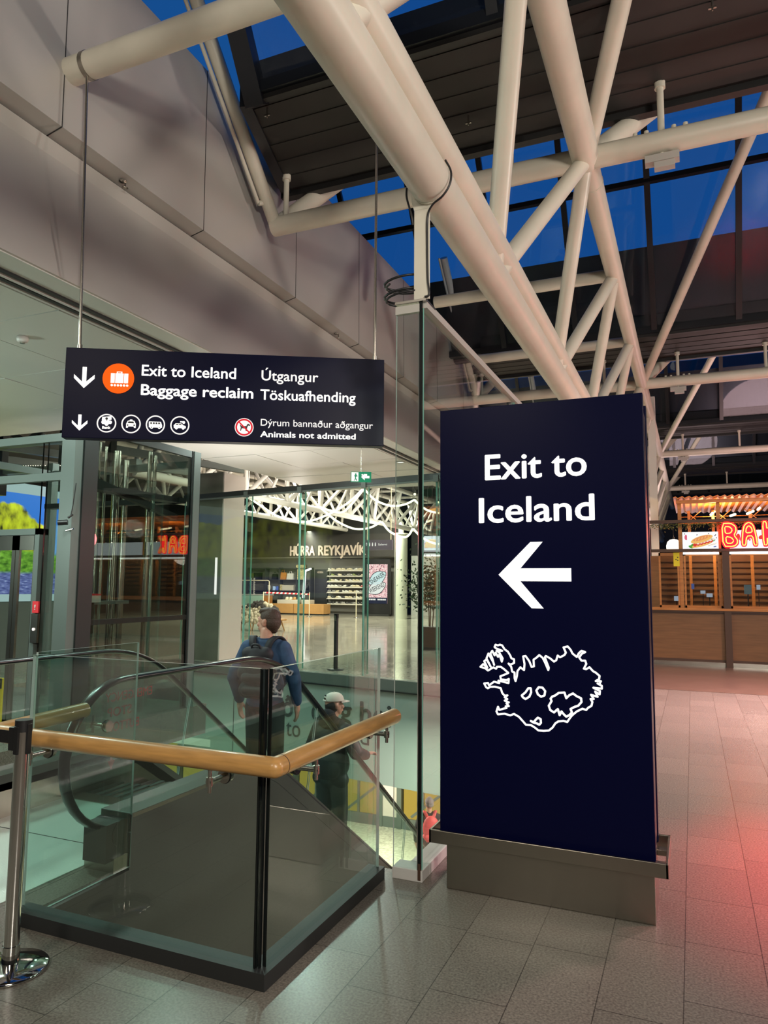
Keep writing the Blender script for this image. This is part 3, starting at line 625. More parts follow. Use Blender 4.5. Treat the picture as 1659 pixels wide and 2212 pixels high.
def rr_(mb, u0, v0, u1, v1, m, e=0.006, d=0.003): mb.prism([(0, 0), (u1-u0, 0), (u1-u0, v1-v0), (0, v1-v0)], S(u0, v0, e), su, Z, d, m)
for u0, u1 in ((0.341, 0.369), (0.3745, 0.4345), (0.440, 0.4690)): rr_(t, u0, -0.267, u1, -0.192, 'white_e')
rr_(t, 0.384, -0.192, 0.424, -0.178, 'white_e'); rr_(t, 0.392, -0.190, 0.416, -0.184, 'orange_e', 0.0095, 0.001)
for q in range(6): t.disc(S(0.3500+0.0228*q, -0.2845, 0.006), su, Z, 0.0085, 0.003, 'white_e', 14)
finish('suitcase', t, bc)
TXT = [('Exit to Iceland', 0.567, -0.2000, 0.711, 0.0885, 0.012, 'white_e'), ('Baggage reclaim', 0.567, -0.3510, 0.847, 0.087, 0.018, 'white_e'),
       ('Útgangur', 1.473, -0.2030, 0.440, 0.083, 0.010, 'white_e2'), ('Töskuafhending', 1.468, -0.3565, 0.740, 0.084, 0.012, 'white_e'),
       ('Dýrum bannaður aðgangur', 1.4765, -0.5625, 0.870, 0.056, 0.002, 'white_e2'), ('Animals not admitted', 1.4755, -0.6505, 0.737, 0.047, 0.018, 'white_e')]
for body, u, v, w, cap, bold, m_ in TXT:
    words(body, sg, 'text', S(u, v), su, Z, w, m_, cap, 0.004, bold)
icons = []
for i, cx in enumerate((0.3244, 0.5045, 0.685, 0.8667)):
    t = MB(); t.ring(S(cx, -0.580), su, Z, 0.0625, 0.0715, 0.004, 'white_e2'); icons.append(finish(['bank_symbol', 'taxi_symbol', 'bus_symbol', 'rental_car_symbol'][i], t, sg))
def pl(mb, cx, cyy, sc, pts, m, e=0.002): mb.prism([(p[0]*sc, p[1]*sc) for p in pts], S(cx, cyy, e), su, Z, 0.004, m)
t = MB(); c0 = 0.3244
pl(t, c0, -0.58, 0.07, [(-.50, .30), (.50, .42), (.48, .78), (-.46, .68)], 'white_e'); t.disc(S(c0, -0.545, 0.0065), su, Z, 0.010, 0.001, 'dogdark', 16)
for dx, dy, r in ((-.34, .10, .20), (.0, -.05, .22), (.36, .12, .20), (-.16, .2, .16), (.18, .2, .16)): t.disc(S(c0+dx*0.07, -0.58+dy*0.07), su, Z, r*0.07, 0.004, 'white_e', 18)
finish('coins', t, icons[0])
t = MB(); t.text('Bank', S(c0-0.030, -0.623), su, Z, 0.060, 'white_e', 0.022, 0.004, 0.02); finish('text', t, icons[0])
t = MB(); c0 = 0.5045
pl(t, c0, -0.58, 0.07, [(-.50, -.42), (-.50, .02), (-.34, .34), (-.14, .38), (-.12, .48), (.12, .48), (.14, .38), (.34, .34), (.50, .02), (.50, -.42), (.32, -.42), (.32, -.28), (-.32, -.28), (-.32, -.42)], 'white_e')
pl(t, c0, -0.58, 0.07, [(-.34, .06), (.34, .06), (.26, .26), (-.26, .26)], 'dogdark', 0.0062)
for s_ in (-1, 1): t.disc(S(c0+s_*0.024, -0.590, 0.0062), su, Z, 0.006, 0.001, 'dogdark', 12)
finish('taxi', t, icons[1])
t = MB(); c0 = 0.685
pl(t, c0, -0.58, 0.07, [(-.68, -.30), (-.70, .32), (.56, .32), (.70, -.05), (.70, -.30)], 'white_e')
for q in range(4): pl(t, c0+(-.54+.28*q)*0.07, -0.58, 0.07, [(0, .06), (.20, .06), (.18, .24), (0, .24)], 'dogdark', 0.0062)
for s_ in (-.40, .42): t.disc(S(c0+s_*0.07, -0.602), su, Z, 0.0105, 0.0045, 'white_e', 16); t.disc(S(c0+s_*0.07, -0.602, 0.0066), su, Z, 0.004, 0.001, 'dogdark', 12)
finish('bus', t, icons[2])
t = MB(); c0 = 0.8667
pl(t, c0, -0.58, 0.07, [(-.62, -.30), (-.66, -.02), (-.46, .20), (.16, .20), (.38, .0), (.62, -.06), (.64, -.30)], 'white_e')
pl(t, c0, -0.58, 0.07, [(-.44, .02), (-.36, .14), (-.14, .14), (-.14, .02)], 'dogdark', 0.0062); pl(t, c0, -0.58, 0.07, [(-.08, .02), (-.08, .14), (.12, .14), (.24, .02)], 'dogdark', 0.0062)
for s_ in (-.36, .36): t.disc(S(c0+s_*0.07, -0.601), su, Z, 0.0105, 0.0045, 'white_e', 16)
t.disc(S(c0+0.028, -0.5565), su, Z, 0.0105, 0.004, 'white_e', 16); pl(t, c0, -0.58, 0.07, [(.02, .34), (.36, .34), (.36, .46), (.02, .46)], 'white_e')
finish('car', t, icons[3])
t = MB(); cx, cv = 1.3508, -0.580
t.disc(S(cx, cv), su, Z, 0.0715, 0.003, 'white_e2'); t.ring(S(cx, cv, 0.0052), su, Z, 0.053, 0.066, 0.002, 'red_e'); ps = finish('no_animals_symbol', t, sg)
t = MB(); sc = 0.07
t.prism([(p[0]*sc, p[1]*sc) for p in [(-.42, -.42), (-.34, -.42), (-.24, -.12), (.16, -.16), (.18, -.42), (.30, -.42), (.34, -.02), (.44, .20), (.62, .16), (.66, .26), (.48, .40), (.36, .38), (.24, .14), (-.26, .12), (-.42, .28), (-.46, .20), (-.36, -.02)]], S(cx, cv, 0.0052), su, Z, 0.0015, 'dogdark')
finish('dog', t, ps)
t = MB(); dgn = (su-Z).normalized(); dgp = (su+Z).normalized(); t.obox(S(cx, cv, 0.0076), dgn*0.058, dgp*0.0055, sn*0.0008, 'red_e'); finish('slash', t, ps)
for i, (a_, b_) in enumerate(((S(0.085, -0.02, -0.05), Vector((-4.335, 4.0, 5.72))), (S(2.36, -0.02, -0.05), S(2.36, 2.98, -0.05)))):
    t = MB(); t.tube(a_, b_, 0.011, 'steel_l', n=10); t.tube(a_-Z*0.0, a_+Z*0.06, 0.018, 'steel_l', n=10); finish('hanging_rod', t, sg)
# --- lit totem
TY = 3.938
tm = thing('exit_totem', 'tall lit navy totem reading Exit to Iceland, with arrow and island outline', 'sign', (-0.765, 4.1, 0))
t = MB(); t.box((-1.331, TY, 0.30), (-0.209, TY+0.05, 2.672), 'navy'); finish('face_panel', t, tm, bevel=0.003)
t = MB(); t.box((-1.315, TY+0.05, 0.30), (-0.222, TY+0.30, 2.640), 'navyedge'); t.box((-0.226, TY+0.10, 0.32), (-0.214, TY+0.27, 2.60), 'navyedge'); finish('casing', t, tm, bevel=0.004)
t = MB(); t.box((-1.331, TY+0.30, 0.30), (-0.209, TY+0.35, 2.672), 'navy'); finish('back_panel', t, tm, bevel=0.003)
t = MB(); t.box((-1.292, TY-0.002, 0.0), (-0.215, TY+0.352, 0.30), 'steel'); finish('base', t, tm, bevel=0.004)
t = MB(); t.tube((-0.2155, TY+0.055, 0.30), (-0.2155, TY+0.055, 2.62), 0.006, 'steel_l', n=8); finish('edge_trim', t, tm)
t = MB()
x0, x1, y0, y1 = -1.378, -0.150, TY-0.052, TY+0.402
for a_, b_ in (((x0, y0), (x1, y0+0.014)), ((x0, y1-0.014), (x1, y1)), ((x0, y0), (x0+0.014, y1)), ((x1-0.014, y0), (x1, y1))): t.box((a_[0], a_[1], 0.245), (b_[0], b_[1], 0.315), 'steel')
for yy in (TY+0.06, TY+0.28): t.box((-0.215, yy-0.03, 0.25), (-0.155, yy+0.03, 0.28), 'steel'); t.box((x0, yy-0.03, 0.25), (-1.292, yy+0.03, 0.28), 'steel')
for xx in (-1.1, -0.5): t.box((xx-0.02, y0+0.015, 0.26), (xx+0.02, TY-0.003, 0.275), 'steel'); t.box((xx-0.02, TY+0.353, 0.26), (xx+0.02, y1-0.015, 0.275), 'steel')
finish('bumper_rail', t, tm, bevel=0.003)
for body, x, z, w, cap in (('Exit to', -1.062, 2.249, 0.561, 0.150), ('Iceland', -1.099, 2.006, 0.634, 0.147)):
    words(body, tm, 'text', (x, TY-0.0005, z), X, Z, w, 'white_e', cap, 0.004, 0.016)
t = MB(); t.prism([(-0.988, 1.713), (-0.809, 1.892), (-0.743, 1.892), (-0.866, 1.748), (-0.593, 1.748), (-0.593, 1.678), (-0.867, 1.678), (-0.742, 1.532), (-0.806, 1.532)], (0, TY-0.0005, 0), X, Z, 0.004, 'white_e'); finish('arrow', t, tm)
COAST = [[[-0.899,1.138],[-0.891,1.166],[-0.888,1.192],[-0.872,1.213],[-0.852,1.199],[-0.849,1.232],[-0.856,1.272],[-0.843,1.275],[-0.823,1.248],[-0.811,1.218],[-0.798,1.222],[-0.8,1.257],[-0.782,1.27],[-0.769,1.283],[-0.751,1.269],[-0.737,1.242],[-0.722,1.206],[-0.719,1.218],[-0.739,1.272],[-0.734,1.28],[-0.711,1.268],[-0.691,1.252],[-0.679,1.26],[-0.671,1.285],[-0.659,1.276],[-0.636,1.289],[-0.628,1.302],[-0.64,1.329],[-0.618,1.335],[-0.603,1.318],[-0.594,1.299],[-0.572,1.282],[-0.56,1.303],[-0.547,1.315],[-0.528,1.309],[-0.545,1.301],[-0.56,1.28],[-0.548,1.264],[-0.529,1.265],[-0.524,1.248],[-0.537,1.223],[-0.525,1.221],[-0.508,1.232],[-0.491,1.213],[-0.477,1.206],[-0.458,1.19],[-0.461,1.173],[-0.478,1.163],[-0.452,1.164],[-0.459,1.149],[-0.469,1.151],[-0.448,1.14],[-0.448,1.126],[-0.491,1.128],[-0.458,1.113],[-0.46,1.096],[-0.482,1.109],[-0.47,1.083],[-0.503,1.091],[-0.49,1.07],[-0.506,1.069],[-0.497,1.055],[-0.502,1.035],[-0.519,1.024],[-0.529,1.012],[-0.548,1.017],[-0.577,1.001],[-0.602,0.979],[-0.617,0.959],[-0.627,0.943],[-0.647,0.947],[-0.674,0.942],[-0.689,0.931],[-0.704,0.908],[-0.724,0.891],[-0.752,0.887],[-0.779,0.887],[-0.797,0.9],[-0.817,0.911],[-0.845,0.911],[-0.863,0.93],[-0.883,0.95],[-0.909,0.963],[-0.93,0.954],[-0.961,0.96],[-0.998,0.954],[-1.006,0.969],[-0.997,0.995],[-0.99,0.978],[-0.966,0.987],[-0.95,0.991],[-0.955,1.0],[-0.937,1.002],[-0.95,1.016],[-0.937,1.022],[-0.96,1.03],[-0.945,1.039],[-0.96,1.048],[-0.944,1.059],[-0.96,1.056],[-0.973,1.07],[-0.978,1.085],[-0.981,1.095],[-1.013,1.101],[-1.039,1.099],[-1.053,1.09],[-1.063,1.095],[-1.074,1.115],[-1.052,1.119],[-1.047,1.106],[-1.018,1.128],[-0.989,1.122],[-0.994,1.135],[-0.959,1.129],[-0.938,1.125],[-0.936,1.148],[-0.949,1.14],[-0.98,1.143],[-0.983,1.159],[-0.964,1.167],[-0.938,1.179],[-0.961,1.198],[-0.98,1.21],[-1.001,1.209],[-1.006,1.198],[-1.022,1.205],[-1.052,1.186],[-1.068,1.198],[-1.095,1.204],[-1.079,1.22],[-1.055,1.201],[-1.073,1.236],[-1.06,1.247],[-1.036,1.207],[-1.06,1.252],[-1.049,1.279],[-1.022,1.233],[-1.017,1.218],[-1.027,1.254],[-1.038,1.279],[-1.027,1.295],[-1.014,1.27],[-1.008,1.286],[-0.995,1.263],[-0.987,1.276],[-0.974,1.238],[-0.969,1.256],[-0.987,1.286],[-1.003,1.296],[-0.971,1.297],[-1.006,1.309],[-1.014,1.316],[-1.008,1.329],[-0.995,1.325],[-0.984,1.33],[-0.971,1.326],[-0.958,1.306],[-0.94,1.294],[-0.927,1.274],[-0.921,1.259],[-0.906,1.254],[-0.906,1.234],[-0.927,1.225],[-0.937,1.23],[-0.922,1.213],[-0.917,1.188],[-0.904,1.183],[-0.904,1.153]],[[-0.866,1.064],[-0.846,1.081],[-0.83,1.104],[-0.817,1.105],[-0.815,1.083],[-0.825,1.06],[-0.846,1.046],[-0.861,1.055]],[[-0.774,1.113],[-0.754,1.112],[-0.74,1.095],[-0.744,1.072],[-0.762,1.064],[-0.779,1.075],[-0.787,1.095]],[[-0.704,1.068],[-0.687,1.076],[-0.669,1.09],[-0.639,1.094],[-0.63,1.065],[-0.615,1.081],[-0.595,1.092],[-0.576,1.079],[-0.554,1.07],[-0.552,1.051],[-0.57,1.03],[-0.587,1.024],[-0.609,1.011],[-0.602,0.994],[-0.617,0.978],[-0.632,0.97],[-0.646,0.983],[-0.656,0.995],[-0.666,0.975],[-0.675,1.006],[-0.695,0.987],[-0.715,0.998],[-0.722,1.02],[-0.707,1.045],[-0.712,1.057]],[[-0.819,0.933],[-0.804,0.927],[-0.791,0.943],[-0.781,0.953],[-0.766,0.947],[-0.765,0.927],[-0.774,0.917],[-0.787,0.923],[-0.802,0.925]]]

def ribbon(mb, pts, hw, m):
    n = len(pts)
    for i in range(n):
        a_, b_ = Vector((pts[i][0], 0, pts[i][1])), Vector((pts[(i+1) % n][0], 0, pts[(i+1) % n][1])); e = b_-a_
        if e.length < 1e-5: continue
        e.normalize(); q = Vector((-e.z, 0, e.x))*hw
        mb.hexa([Vector((p.x, TY-0.0035, p.z)) for p in (a_-q, b_-q, b_+q, a_+q)]+[Vector((p.x, TY-0.0005, p.z)) for p in (a_-q, b_-q, b_+q, a_+q)], m)
        mb.prism([(hw*math.cos(2*PI*k/8), hw*math.sin(2*PI*k/8)) for k in range(8)], (b_.x, TY-0.0005, b_.z), X, Z, 0.003, m)
t = MB(); ribbon(t, COAST[0], 0.0048, 'white_e'); isl = finish('island_outline', t, tm)
for gl_ in COAST[1:]:
    t = MB(); ribbon(t, gl_, 0.0052, 'white_e'); finish('glacier_outline', t, isl)
# ================================================================== GLASS ENCLOSURE OF THE ESCALATOR WELL
def bracket(mb, g_, out, zr, m='steel_l'):
    """glass boss, arm and pin that carry the handrail; g_ = point on the glass, out = horizontal vector to the rail axis"""
    g_, out = Vector(g_), Vector(out); d_ = out.normalized()
    mb.tube(g_-d_*0.022, g_+d_*0.012, 0.031, m, n=20); mb.tube(g_+d_*0.0, g_+d_*0.006, 0.034, 'plastic', n=20)
    mb.tube(g_, g_+out+d_*0.012, 0.0125, m, n=14); p = g_+out
    mb.tube((p.x, p.y, p.z-0.045), (p.x, p.y, zr), 0.0085, m, n=12); mb.tube((p.x, p.y, p.z-0.018), (p.x, p.y, p.z+0.018), 0.015, m, n=14)
HZ, HR = 0.912, 0.042
bal = thing('glass_balustrade', 'glass balustrade with oak handrail on a dark plinth at the near end of the escalator', 'balustrade', (-2.36, 2.70, 0))
t = MB()
t.prism([(-3.09, 2.666), (-1.652, 2.666), (-1.652, 3.915), (-1.752, 3.915), (-1.752, 2.766), (-3.09, 2.766)], (0, 0, 0.0), X, Y, 0.066, 'charcoal'); finish('plinth', t, bal, bevel=0.003)
t = MB(); pane(t, (-3.075, 2.705), (-1.728, 2.705), 0.018, 0.05, 1.287, 'glassb', ('gedge_p', 'gedge_k'), top='gedge_p'); finish('glass_panel', t, bal)
t = MB(); pane(t, (-1.690, 2.722), (-1.690, 3.895), 0.018, 0.05, 1.287, 'glassb', ('gedge_k', 'gedge_p'), top='gedge_p'); finish('glass_panel', t, bal)
t = MB(); pane(t, (-3.085, 2.73), (-3.085, 3.46), 0.014, 0.0, 1.295, 'glassb', 'gedge_p'); finish('glass_panel', t, bal)
t = MB()
t.box((-1.722, 2.690, 0.05), (-1.716, 2.716, 1.285), 'gedge_k'); t.box((-1.706, 2.700, 0.05), (-1.700, 2.716, 1.285), 'gedge_k'); finish('corner_seal', t, bal)
t = MB(); t.tube((-3.19, 2.585, HZ), (-1.577, 2.585, HZ), HR, 'wood', n=28); t.ball((-1.577, 2.585, HZ), HR, 'wood', 20); finish('handrail', t, bal)
t = MB(); t.tube((-1.577, 2.585, HZ), (-1.577, 3.86, HZ), HR, 'wood', n=28); t.tube((-1.577, 2.63, HZ), (-1.577, 2.634, HZ), HR+0.0008, 'kdark', n=28); finish('handrail', t, bal)
t = MB(); t.tube((-3.19, 2.585, HZ), (-3.19, 3.17, HZ+0.02), HR, 'wood', n=24); t.ball((-3.19, 2.585, HZ), HR, 'wood', 20); finish('handrail', t, bal)
for gp_, out in (((-2.935, 2.695, 0.826), (0, -0.11, 0)), ((-1.893, 2.695, 0.822), (0, -0.11, 0)), ((-1.681, 2.94, 0.825), (0.104, 0, 0)), ((-1.681, 3.75, 0.832), (0.104, 0, 0)), ((-3.094, 3.24, 0.84), (-0.10, 0, 0))):
    t = MB(); bracket(t, gp_, out, HZ-0.02); finish('handrail_bracket', t, bal)
# ================================================================== ESCALATOR
esc = thing('escalator', 'escalator going down to arrivals, with black handrails and glass sides', 'escalator', (-3.9, 4.0, 0))
def rail_path(z_off=0.0, to=11.6):
    c, R = (3.475, 0.645), 0.43; P = []
    for i in range(17):
        a_ = math.radians(-100-i*(170/16)); P.append((c[0]+R*math.cos(a_), c[1]+R*math.sin(a_)))
    for i in range(1, 9): P.append((3.475+(4.72-3.475)*i/8, 1.075))
    for i in range(1, 13):
        q = i/12; P.append(((1-q)**2*4.72+2*q*(1-q)*5.22+q*q*5.62, (1-q)**2*1.075+2*q*(1-q)*1.078+q*q*0.79))
    n = 14
    for i in range(1, n+1):
        y = 5.62+(to-5.62)*i/n; P.append((y, 0.79-0.728*(y-5.62)))
    return P
prof = [(0.040*math.cos(a_), 0.020*math.sin(a_)+0.004) for a_ in [2*PI*i/12 for i in range(12)]]
for sx in (-3.20, -4.62):
    t = MB(); t.sweep([(sx, p[0], p[1]) for p in rail_path()], prof, 'rubber'); h = finish('handrail', t, esc)
    t = MB()
    for body_pts in ([p for p in rail_path()],):
        top = [(p[0], p[1]) for p in body_pts]
        lower = [(11.6, -4.05), (4.95, 0.27), (3.47, 0.27)]
        poly = top+lower
        t.prism(poly, (sx-0.006, 0, 0), Y, Z, 0.012, 'glassb', 'gedge_p')
    finish('glass_side', t, esc)
    for yy, z0, z1, dz in ((4.255, 0.28, 1.06, 0), (5.95, -0.45, 0.54, 0.42), (8.2, -2.0, -1.1, 0.42)):
        t = MB(); t.beam((sx+0.008, yy-dz*0.5, z0), (sx+0.008, yy, z1), 0.006, 0.004, 'gedge_p'); t.beam((sx-0.008, yy-dz*0.5, z0), (sx-0.008, yy, z1), 0.006, 0.004, 'gedge_p'); finish('glass_joint', t, esc)
    t = MB()
    dk = [(3.46, 0.30), (4.92, 0.30), (5.15, 0.20), (11.6, -4.12), (11.6, -4.30), (5.10, 0.08), (4.88, 0.19), (3.46, 0.19)]
    xa = sx-0.115 if sx > -4 else sx-0.11
    t.prism(dk, (xa, 0, 0), Y, Z, 0.235, 'olive'); finish('deck', t, esc, bevel=0.006)
    xo = -3.082 if sx > -4 else -4.738
    t = MB(); t.beam((xo, 3.47, 0.285), (xo, 4.90, 0.285), 0.006, 0.022, 'steel_l'); t.beam((xo, 5.15, 0.175), (xo, 11.6, -4.145), 0.005, 0.012, 'panel_dark'); finish('trim_strip', t, esc)
    t = MB(); t.box((sx-0.085, 3.30, 0.06), (sx+0.085, 3.62, 0.27), 'plastic'); t.tube((sx-0.09, 3.42, 0.20), (sx+0.09, 3.42, 0.20), 0.075, 'rubber', n=24); t.box((sx-0.11, 3.34, 0.0), (sx+0.11, 3.60, 0.08), 'steel_l'); t.tube((sx-0.112, 3.40, 0.13), (sx-0.10, 3.40, 0.13), 0.02, 'chrome', n=14); finish('handrail_inlet', t, esc)
    t = MB()
    cl = [(2.78, -4.2), (2.78, -0.02), (3.46, -0.02), (3.46, 0.19), (4.88, 0.19), (5.10, 0.08), (11.55, -4.28), (11.55, -4.2)] if sx > -4 else [(4.36, -4.2), (4.36, 0.19), (4.88, 0.19), (5.10, 0.08), (11.55, -4.28), (11.55, -4.2)]
    t.prism(cl[:-1]+[(11.4, -4.2)] if False else [p for p in cl if p[1] > -4.25]+[(11.4, -4.2)], ((xo-0.03) if sx > -4 else xo, 0, 0), Y, Z, 0.03, 'olive')
    finish('side_cladding', t, esc)
    t = MB(); xi = sx-0.125 if sx > -4 else sx+0.115
    t.prism([(3.46, 0.0), (3.46, 0.24), (4.92, 0.24), (5.15, 0.14), (11.4, -4.05), (11.4, -4.45), (5.0, -0.22), (4.4, -0.02)], (xi, 0, 0), Y, Z, 0.01, 'steel'); finish('skirt', t, esc)
t = MB(); t.box((-4.50, 2.62, -0.03), (-3.33, 4.36, 0.006), 'deck'); t.box((-4.50, 3.62, 0.006), (-3.33, 3.627, 0.0075), 'panel_dark'); t.box((-4.50, 2.62, -0.05), (-3.32, 2.66, 0.008), 'steel'); finish('landing_plate', t, esc)
t = MB(); t.box((-4.45, 4.30, -0.02), (-3.35, 4.45, 0.012), 'steel'); finish('comb_plate', t, esc)
for i in range(16):
    y = 4.45+0.405*i; z = -0.005 if i < 1 else (-0.085 if i == 1 else -0.268-0.29*(i-2))
    t = MB(); t.box((-4.47, y, z-0.03), (-3.36, y+0.405, z), 'steel'); t.box((-4.47, y+0.395, z-0.32), (-3.36, y+0.405, z-0.0), 'charcoal')
    for q in range(12): t.box((-4.45+q*0.09, y+0.01, z), (-4.41+q*0.09, y+0.395, z+0.008), 'charcoal')
    finish('step', t, esc)
for i, (body, w) in enumerate((('EMERGENCY', 0.40), ('STOP', 0.20), ('BUTTON', 0.27))):
    t = MB(); t.text(body, (-3.2075, 3.34 if i == 0 else 3.36, 0.945-0.088*i), Y, Z, w, 'esred', 0.055, 0.001, 0.01, mirror=True); finish('red_lettering', t, esc)
P_ = [(-.2, 0), (.2, 0), (.2, -.6), (.6, -.6), (0, -1), (-.6, -.6), (-.2, -.6)]
t = MB(); t.prism([(p[0]*0.05, p[1]*0.13) for p in P_], (-3.2075, 3.41, 0.68), Y, Z, 0.001, 'esred'); finish('red_arrow', t, esc)
# ================================================================== TALL GLASS SCREEN BEHIND THE TOTEM
gx, gy = -1.452, 3.957
ts = thing('tall_glass_screen', 'tall clear glass screen on a white kerb just left of the totem', 'glass screen', (gx, gy, 0))
yE = FY(gx)-0.05
t = MB(); t.box((gx-0.168, gy-0.012, 0), (gx+0.014, gy+0.11, 0.062), 'whiteplinth'); t.box((gx-0.10, gy+0.11, 0), (gx+0.014, yE, 0.062), 'whiteplinth'); finish('kerb', t, ts, bevel=0.003)
t = MB(); pane(t, (gx-0.165, gy), (gx-0.020, gy), 0.014, 0.06, 3.31, 'glass', 'gedge_p'); finish('glass_panel', t, ts)
ys = [gy+0.012, 6.4, 8.85, yE]
for i in range(3):
    t = MB(); pane(t, (gx, ys[i]), (gx, ys[i+1]-0.015), 0.016, 0.06, 3.33, 'glass', 'gedge'); finish('glass_panel', t, ts)
t = MB(); t.box((gx-0.013, gy-0.012, 0.03), (gx+0.004, gy+0.004, 3.36), 'gedge_k'); t.box((gx-0.013, gy-0.014, 0.01), (gx+0.004, gy-0.008, 0.10), 'kdark'); finish('corner_seal', t, ts)
t = MB(); t.box((gx-0.025, gy+0.01, 3.325), (gx+0.028, yE, 3.372), 'panel'); t.box((gx-0.170, gy-0.012, 3.30), (gx-0.012, gy+0.014, 3.35), 'panel'); t.box((gx-0.17, gy-0.02, 3.362), (gx+0.03, gy+0.16, 3.376), 'steel_l'); finish('top_rail', t, ts)
t = MB(); t.box((gx-0.052, gy-0.006, 3.375), (gx+0.048, gy+0.006, 3.95), 'tube'); t.hexa([(gx-0.006, gy-0.004, 3.375), (gx+0.006, gy-0.004, 3.375), (gx+0.006, gy+0.02, 3.375), (gx-0.006, gy+0.02, 3.375), (gx-0.006, gy-0.004, 3.98), (gx+0.006, gy-0.004, 3.98), (gx+0.006, gy+0.09, 3.98), (gx-0.006, gy+0.09, 3.98)], 'tube'); t.prism([(-0.052, 0), (0.048, 0), (0.15, 0.10), (0.15, 0.14), (-0.07, 0.14), (-0.07, 0.06)], (gx, gy+0.006, 3.95), X, Z, 0.012, 'tube'); finish('hanger_plate', t, ts, bevel=0.002)
t = MB()
t.rope(catmull([(-1.285, 3.90, 4.20), (-1.25, 3.90, 4.12), (-1.258, 3.90, 4.04), (-1.305, 3.905, 3.98), (-1.375, 3.92, 3.945), (-1.412, 3.938, 3.88), (-1.416, 3.943, 3.70), (-1.412, 3.943, 3.50), (-1.402, 3.943, 3.40), (-1.43, 3.94, 3.385)], 6), 0.0065, 'plastic')
t.rope(catmull([(-1.51, 3.945, 3.86), (-1.515, 3.93, 3.92), (-1.545, 3.93, 4.03), (-1.55, 3.94, 4.10)], 6), 0.0065, 'plastic')
lp = [(gx-0.05+0.11*math.cos(a_)-0.10, gy+0.03+0.06*math.sin(a_), 3.385+0.006*i) for i, a_ in enumerate([2*PI*q/14 for q in range(30)])]
t.rope(lp, 0.008, 'plastic', 6); t.rope([(p[0]*1.0+0.012, p[1], p[2]-0.02) for p in lp[4:24]], 0.007, 'plastic', 6); finish('cable', t, ts)
# ================================================================== GLASS WALL ACROSS THE SHOPPING HALL
gw = thing('glass_wall', 'long frameless glass wall on the far side of the escalator well', 'glass wall', (-6, FY(-6), 0))
jx = [-10.3, -8.45, -7.03, -5.52, -4.02, -2.6, -1.50]
for i in range(6):
    a_, b_ = Vector((jx[i], FY(jx[i])))+Vector((0.012, 0)), Vector((jx[i+1], FY(jx[i+1])))-Vector((0.012, 0))
    t = MB(); pane(t, a_, b_, 0.03, 0.02, 3.50, 'glass', 'gedge'); finish('glass_panel', t, gw)
for i in range(1, 6):
    x = jx[i]; t = MB(); pane(t, (x-0.01, FY(x-0.01)+0.02), (x-0.01-0.02, FY(x)+0.26), 0.03, 0.02, 3.50, 'glass', 'gedge'); finish('glass_fin', t, gw)
    t = MB(); t.obox((x, FY(x)-0.03, 3.50), d*0.05, nn*0.03, Z*0.06, 'liftframe'); finish('clamp', t, gw)
a_, b_ = Vector((jx[0], FY(jx[0]), 0)), Vector((jx[-1], FY(jx[-1]), 0))
t = MB(); t.obox((a_+b_)/2+Z*3.54, (b_-a_)/2, nn*0.04, Z*0.05, 'liftframe_d'); t.obox((a_+b_)/2+Z*3.475, (b_-a_)/2, nn*0.025, Z*0.018, 'liftframe'); finish('top_rail', t, gw)
t = MB(); t.obox((a_+b_)/2-Z*0.085+nn*0.05, (b_-a_)/2, nn*0.05, Z*0.095, 'liftframe'); t.obox((a_+b_)/2-Z*0.19+nn*0.06, (b_-a_)/2, nn*0.05, Z*0.012, 'liftframe_d'); finish('sill', t, gw)
# ================================================================== GLASS LIFT
lf = thing('glass_lift', 'glass lift shaft with dark grey frame and double doors left of the escalator', 'lift', (-7.6, 6.9, 0))
LX, LY0, LY1, LT = -6.3, 6.0, 8.14, 3.47
t = MB(); t.box((LX-0.02, 5.93, 0), (LX+0.0, 6.05, LT), 'liftframe'); t.box((LX-0.20, 5.93, 0), (LX-0.02, 5.97, LT), 'liftframe'); t.box((LX-0.06, 6.05, 0), (LX+0.02, 6.26, LT), 'liftframe_d'); finish('post', t, lf)
t = MB(); t.box((LX-0.06, 7.97, 0), (LX+0.02, LY1, LT), 'liftframe_d'); t.box((LX+0.02, 7.99, 0), (LX+0.03, 8.12, LT), 'liftframe'); finish('post', t, lf)
for x, y in ((-9.0, 6.0), (-9.0, 8.06)):
    t = MB(); t.box((x-0.06, y-0.06, 0), (x+0.06, y+0.06, LT), 'liftframe'); finish('post', t, lf)
t = MB()
for z in (3.30, 2.85): t.box((-9, 5.96, z-0.045), (LX-0.2, 6.04, z+0.045), 'liftframe')
t.box((-9, 8.02, 3.25), (LX, 8.1, 3.35), 'liftframe'); t.box((LX-0.05, 6.2, 3.38), (LX+0.01, 8.0, LT), 'liftframe_d'); t.box((-9.04, 6, 3.25), (-8.96, 8.1, 3.35), 'liftframe'); finish('beam', t, lf)
t = MB(); t.box((LX-0.04, 6.26, 1.17), (LX, 7.97, 1.23), 'liftframe_d'); finish('transom', t, lf)
t = MB(); pane(t, (LX-0.01, 6.26), (LX-0.01, 7.97), 0.02, 0.02, 3.40, 'glassd', 'gedge_k'); finish('glass_panel', t, lf)
t = MB(); pane(t, (-8.94, 6.0), (-6.86, 6.0), 0.02, 2.26, 3.28, 'glass', 'gedge_k'); finish('glass_panel', t, lf)
t = MB(); pane(t, (-6.78, 6.0), (LX-0.2, 6.0), 0.02, 0.02, 3.28, 'glass', 'gedge_k'); finish('glass_panel', t, lf)
t = MB(); pane(t, (-8.96, 8.06), (LX-0.06, 8.06), 0.02, 0.02, 3.28, 'glass', 'gedge_k'); finish('glass_panel', t, lf)
